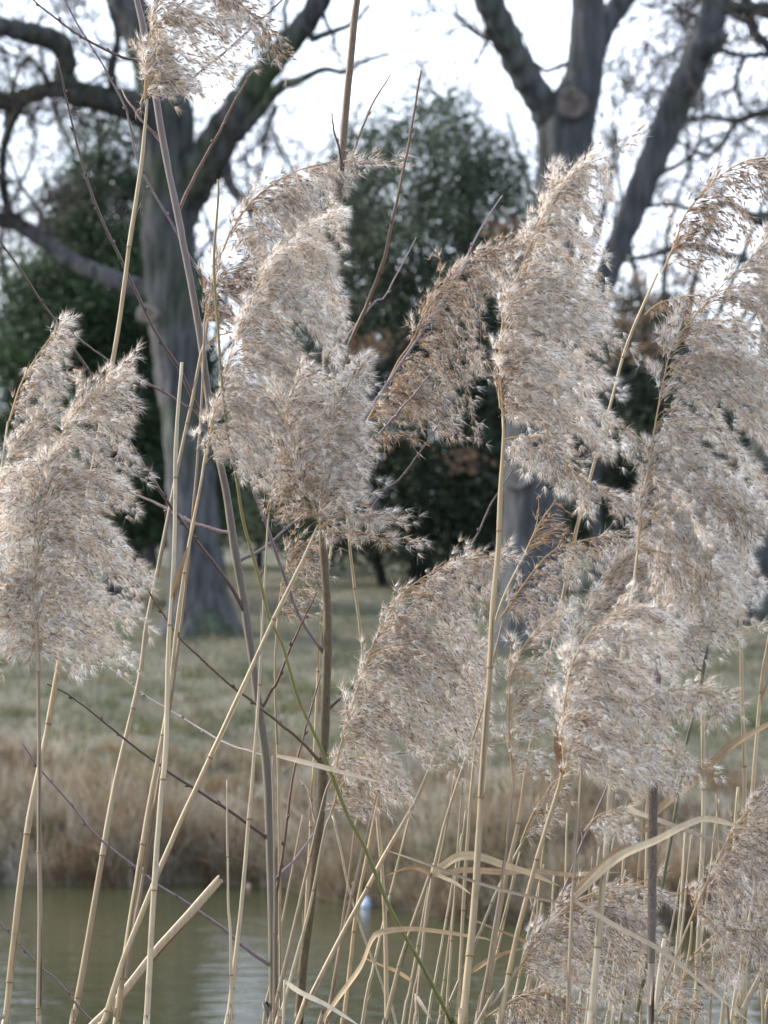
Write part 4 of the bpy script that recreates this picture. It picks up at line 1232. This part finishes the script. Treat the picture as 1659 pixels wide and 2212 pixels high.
reed('slim brown reed under the lower fluffy plumes with leaves bent at one node', [(1222, 2260), (1225, 2212), (1232, 1945), (1252, 1675), (1250, 1640)], 9, 6, 3.08, tone=2,
     leaves=[([(1238, 1940), (1330, 1855), (1420, 1815), (1480, 1783), (1530, 1769), (1612, 1790)], 25, [30, 75, 110, 60, 40], [0, -.02, -.03, -.03, .02], PALE_L),
             ([(1240, 1925), (1300, 1870), (1370, 1805), (1425, 1788), (1462, 1790)], 22, [80, 60, 90, 120], [0, .02, .04, .05], TAN),
             ([(1240, 1945), (1330, 2000), (1430, 2055), (1530, 2135), (1640, 2225)], 15, [70, 85, 100], [0, -.03, -.06], (0.33, 0.27, 0.19)),
             ([(1236, 1955), (1120, 1930), (1030, 1905), (900, 1858), (826, 1834)], 14, [100, 90, 80], [0, .1, .18], GREY_L)],
     sprays=[dict(R=[(1218, 1665), (1216, 1550), (1240, 1430), (1290, 1350), (1352, 1308)], E=[(1330, 1700), (1432, 1680), (1462, 1560), (1475, 1450), (1450, 1330)], brown=.5, fluff=1.2),
             dict(R=[(1380, 1520), (1450, 1490), (1530, 1500), (1592, 1530)], E=[(1400, 1575), (1470, 1565), (1540, 1565), (1594, 1545)], brown=.4, dens=.8),
             dict(R=[(1262, 1795), (1292, 1762), (1342, 1745)], E=[(1300, 1805), (1350, 1802), (1372, 1762)], brown=.3, dens=.6),
             dict(R=[(1400, 1650), (1440, 1620), (1490, 1640)], E=[(1420, 1720), (1470, 1700), (1500, 1680)], brown=.4, dens=.4)])
reed('thick pale reed carrying the largest silvery plume at the side of the view', [(1272, 2260), (1275, 2212), (1295, 1975), (1310, 1795), (1322, 1625), (1340, 1420), (1360, 1300), (1375, 1177)], 18, 8, 3.18, tone=3,
     sprays=[dict(R=[(1375, 1190), (1395, 1047), (1412, 937), (1435, 812), (1459, 737), (1530, 650), (1600, 580), (1705, 500)], E=[(1490, 1290), (1600, 1270), (1670, 1130), (1710, 950), (1730, 850), (1740, 750), (1745, 650), (1745, 520)], brown=.4, fluff=1.3),
             dict(R=[(1400, 1100), (1500, 1060), (1600, 1100), (1660, 1090)], E=[(1430, 1200), (1530, 1260), (1610, 1190), (1664, 1110)], brown=.5, dens=.7),
             dict(R=[(1380, 1180), (1450, 1200), (1530, 1240), (1600, 1250)], E=[(1400, 1290), (1470, 1330), (1540, 1320), (1600, 1290)], brown=.5, dens=.6),
             dict(R=[(1395, 960), (1362, 930), (1345, 925)], E=[(1400, 1000), (1365, 970), (1345, 945)], brown=.6, dens=.7)])

# bulrush (reedmace) spike
def bulrush():
    D = 3.12
    P = to_ground(trace([(1404, 2260), (1405, 2212), (1407, 2080)], D))
    base = P[0].copy()
    base[2] += .03
    t = thing('bulrush', 'weathered grey bulrush spike standing among the fluffy plumes', 'bulrush', base)
    m = MB()
    m.tube(catmull(P, 30), np.full(30, 8) * S(D), 10, col=(0.15, 0.12, 0.095))
    m.build('stem', M['stem'], t, base)
    C = catmull(trace([(1407, 2085), (1409, 1925), (1412, 1675), (1418, 1535), (1421, 1412)], D), 90)
    r = np.interp(np.linspace(0, 1, 90), [0, .02, .08, .5, .9, .985, 1], [6, 8, 9, 9.5, 9, 7, 2]) * S(D)
    m = MB()
    m.tube(C, r, 16, col=np.array((0.12, 0.098, 0.085))[None] * (1 + .03 * rng.normal(0, 1, (90, 1))), rough=.05)
    m.build('seed_spike', M['spikebrown'], t, base)
    m = MB()
    m.tube(catmull(trace([(1421, 1415), (1421, 1350), (1420, 1285)], D), 10), np.linspace(3.2, 1.5, 10) * S(D), 6, col=(0.4, 0.3, 0.2))
    m.build('tip', M['stem'], t, base)
bulrush()

# --- right side
reed('slim pale reed standing right behind the weathered bulrush', [(1370, 2260), (1375, 2212), (1395, 1925), (1397, 1725), (1390, 1475), (1386, 1380)], 9, 6, 3.4, tone=3, green=.15)
reed('straight pale reed rising beside the dark green shoot with a leaf sweeping out', [(1503, 2260), (1505, 2212), (1515, 1925), (1522, 1750), (1517, 1475), (1505, 1250), (1500, 1200)], 14, 8, 3.42, tone=3,
     leaves=[([(1518, 1380), (1470, 1373), (1430, 1376), (1395, 1384), (1360, 1393)], 16, [70, 60, 50], [0, -.05, -.1], PALE_L),
             ([(1518, 1378), (1560, 1372), (1610, 1358), (1680, 1335)], 11, [80, 95, 100], [0, .03, .06], TAN)])
reed('straight golden reed standing clear before the dark trunk at the edge', [(1611, 2260), (1610, 2212), (1612, 1715), (1605, 1475), (1600, 1187), (1595, 1037)], 12, 7, 3.45, tone=0)
reed('leaning reed at the edge with a loose sheath', [(1598, 2260), (1602, 2180), (1612, 1900), (1625, 1720), (1645, 1475), (1662, 1380), (1690, 1200)], 12, 8, 3.38, tone=0,
     leaves=[([(1640, 1530), (1652, 1490), (1672, 1450)], 9, [80, 85], [0, -.01], TAN)])
reed('reed whose broad twisted leaf climbs across the pale stems', [(1340, 2260), (1352, 2150), (1376, 1950), (1390, 1800), (1394, 1700)], 9, 6, 3.36, tone=1,
     leaves=[([(1388, 1780), (1430, 1742), (1505, 1680), (1580, 1612), (1665, 1562), (1720, 1530)], 26, [70, 95, 60, 110, 80], [0, -.03, -.05, -.06], TAN),
             ([(1392, 1730), (1355, 1744), (1420, 1770), (1530, 1810), (1610, 1834)], 17, [80, 90, 95], [0, -.14, -.2, -.2], GREY_L)])
reed('short pale reed stub cut off beside the bulrush stem', [(1402, 2260), (1408, 2212), (1420, 2110), (1431, 2028)], 13, 10, 3.2, tone=3, nodes=True)
reed('reed with a dusky plume filling the lower corner', [(1390, 2260), (1412, 2185), (1490, 1990)], 9, 5, 3.25, tone=1,
     sprays=[dict(R=[(1490, 1990), (1530, 1900), (1580, 1800), (1659, 1700), (1720, 1640)], E=[(1560, 2110), (1660, 2090), (1710, 2000), (1730, 1880), (1740, 1680)], brown=.7, fluff=.85),
             dict(R=[(1500, 2060), (1560, 2010), (1620, 2010), (1680, 2020)], E=[(1540, 2130), (1600, 2120), (1650, 2110), (1690, 2060)], brown=.7, dens=.6)])
reed('slanting reed with a nodding dusky plume just above the water', [(1020, 2240), (1060, 2180), (1095, 2128), (1120, 2090)], 10, 6, 3.3, tone=1,
     sprays=[dict(R=[(1100, 2120), (1135, 2070), (1170, 2015), (1230, 1955), (1310, 1920), (1385, 1908)], E=[(1200, 2120), (1300, 2150), (1395, 2165), (1445, 2070), (1440, 1980), (1410, 1920)], brown=.72, fluff=.85)])
reed('low reed with a curved brown tuft just over the bottom edge', [(1015, 2290), (1045, 2200)], 8, 5, 3.35, tone=1,
     sprays=[dict(R=[(1045, 2200), (1110, 2160), (1180, 2145), (1245, 2170)], E=[(1100, 2230), (1180, 2215), (1235, 2210), (1250, 2190)], brown=.9, fluff=.5, dens=.8)])
reed('reed with a wispy open panicle under the dusky plume', [(1390, 2290), (1412, 2200)], 7, 4, 3.4, tone=1,
     sprays=[dict(R=[(1412, 2205), (1480, 2110), (1545, 2078)], E=[(1480, 2190), (1545, 2165), (1565, 2100)], brown=.7, fluff=.3, dens=.4)])
reed('bent reed with dry leaves folding from its broken top', [(820, 2300), (835, 2212), (860, 2110), (895, 2000), (935, 1885)], 12, 8, 3.45, tone=1,
     leaves=[([(932, 1892), (960, 1868), (995, 1849), (1040, 1852), (1080, 1866), (1140, 1885), (1210, 1914)], 24, [60, 85, 100, 80], [0, -.02, -.03, -.03], (0.37, 0.29, 0.18)),
             ([(934, 1886), (980, 1906), (1018, 1932)], 12, [80, 100], [0, -.03], PALE_L),
             ([(930, 1896), (1000, 1880), (1090, 1884), (1155, 1882), (1230, 1890), (1280, 1886), (1342, 1884)], 19, [90, 70, 95, 80, 60], [0, .03, .06, .1], TAN),
             ([(932, 1890), (905, 1876), (880, 1874), (850, 1884), (828, 1895)], 13, [80, 70, 90], [0, -.03, -.06], (0.26, 0.175, 0.10))])
reed('slim reed whose leaf arches over and hangs above the water', [(668, 2280), (690, 2212)], 9, 8, 3.42, tone=1, nodes=False,
     leaves=[([(688, 2216), (735, 2150), (780, 2088), (806, 2026), (832, 2012), (890, 2006), (960, 2013), (1010, 2021), (1060, 2031), (1078, 2058)], 18, [95, 100, 110, 60, 45, 70], [0, -.02, -.03, -.03, -.03], (0.33, 0.25, 0.155))])
reed('short reed with a pale ragged leaf near the bottom edge', [(604, 2320), (608, 2250), (613, 2150), (614, 2117)], 7, 5, 3.3, tone=3,
     leaves=[([(614, 2118), (650, 2144), (710, 2174), (780, 2218)], 15, [50, 90, 70], [0, -.02, -.04], (0.46, 0.39, 0.30))])
reed('thin reed with one stiff pale leaf pointing across the green shoot', [(598, 2260), (600, 2100), (601, 1900), (598, 1700), (598, 1632)], 6, 4, 3.36, tone=2,
     leaves=[([(598, 1632), (640, 1642), (690, 1655), (760, 1674), (835, 1692)], 15, [60, 85, 70], [0, -.02, -.04], (0.43, 0.36, 0.26))])
reed('thin reed with a straight narrow leaf under the fan of a plume', [(960, 2260), (968, 2100), (985, 1850), (1003, 1616)], 7, 4, 3.5, tone=1,
     leaves=[([(1003, 1616), (1060, 1606), (1110, 1600), (1160, 1594)], 8, [80, 90], [0, -.03], (0.25, 0.17, 0.115))])
reed('short reed stub with a folded leaf at the bottom edge', [(905, 2290), (900, 2212), (897, 2147)], 8, 6, 3.4, tone=3,
     leaves=[([(897, 2148), (912, 2172), (932, 2203)], 11, [60, 80], [0, -.02], PALE_L)])
# plain stems that fill the stand
for (p, d, D, tn, lab) in [
    ([(1548, 2260), (1560, 2150), (1572, 1960), (1578, 1800), (1584, 1700)], 11, 3.55, 0, 'plain reed stem standing in the dusky plume'),
    ([(1580, 2260), (1592, 2212), (1630, 2130), (1680, 2030)], 14, 3.3, 1, 'stout reed stem leaning out of the lower corner'),
    ([(1302, 2260), (1312, 2212), (1330, 2060), (1345, 1900), (1353, 1790)], 9, 3.6, 3, 'plain thin reed stem behind the arching pale leaf'),
    ([(1120, 2260), (1135, 2180), (1165, 2030), (1178, 1950)], 8, 3.6, 1, 'plain thin reed stem above the nodding dusky plume'),
    ([(1192, 2260), (1185, 2150), (1168, 2020), (1150, 1940)], 7, 3.65, 1, 'thin reed stem tilting against its neighbours over the water'),
    ([(1460, 2260), (1470, 2150), (1490, 2060), (1496, 1990)], 8, 3.5, 0, 'plain thin reed stem below the dusky plume'),
    ([(1575, 2260), (1560, 2100), (1552, 1850), (1545, 1715)], 7, 3.6, 2, 'bare brown reed tip between the golden reed and the pale reed'),
    ([(880, 2260), (905, 2100), (930, 1950), (962, 1800), (985, 1660)], 8, 3.62, 2, 'thin brown reed stem rising into the fan of a plume'),
    ([(770, 2260), (800, 2090), (845, 1900), (880, 1760)], 8, 3.7, 3, 'thin pale reed stem behind the bent reed'),
    ([(1020, 2260), (1052, 2130), (1098, 1960), (1128, 1840)], 7, 3.72, 1, 'thin reed stem crossing behind the tall golden reed'),
    ([(1440, 2260), (1452, 2130), (1470, 1930), (1480, 1780)], 8, 3.62, 3, 'pale thin reed stem behind the dark green shoot'),
    ([(1650, 2260), (1646, 2130), (1640, 1960), (1632, 1830)], 9, 3.55, 0, 'plain reed stem half hidden in the dusky plume'),
    ([(1250, 2260), (1258, 2150), (1272, 1960), (1282, 1850)], 6, 3.66, 2, 'very thin brown reed stem beside the thick pale reed'),
    ([(710, 2260), (726, 2120), (752, 1930), (772, 1770)], 7, 3.74, 2, 'thin shadowed reed stem between the sapling and the bent reed'),
    ([(560, 2260), (580, 2130), (618, 1930), (650, 1760)], 7, 3.76, 1, 'thin reed stem crossing behind the purple grey sapling'),
]:
    reed(lab, p, d, d * .6, D, tone=tn)
# the tangle of thin stems over the water: look-alikes that only their place tells apart
for k in range(24):
    u = 860 + 780 * (k + rng.uniform(0, 1)) / 24
    lean = rng.uniform(0.02, 0.26)
    vt = rng.uniform(1690, 1960)
    b = u + rng.normal(0, 10)
    L = 2270 - vt
    path = [(b, 2270), (b + lean * L * .3, 2270 - L * .33), (b + lean * L * .64, 2270 - L * .66), (b + lean * L, vt)]
    lv = []
    if k % 4 == 0:
        sg = 1 if rng.random() < 0.7 else -1
        nodev = 2270 - L * rng.uniform(.35, .75)
        nu = float(np.interp(-nodev, [-p[1] for p in path], [p[0] for p in path]))
        ln = rng.uniform(90, 230)
        lv = [([(nu, nodev), (nu + sg * ln * .3, nodev - ln * .2), (nu + sg * ln * .65, nodev - ln * .34), (nu + sg * ln, nodev - ln * rng.uniform(.3, .55))], rng.uniform(9, 17), [rng.uniform(30, 100) for _ in range(4)], [0, rng.uniform(-.06, .06)], np.array(TAN) * rng.uniform(.9, 1.4))]
    reed(('thin reed stem with one bent dry leaf in the tangle above the water' if lv else 'thin leafless reed stem without a plume in the tangle above the water'), path, rng.uniform(5.5, 8.5), 4, rng.uniform(3.45, 3.85), leaves=lv, tone=int(rng.choice([0, 1, 3, 3])))
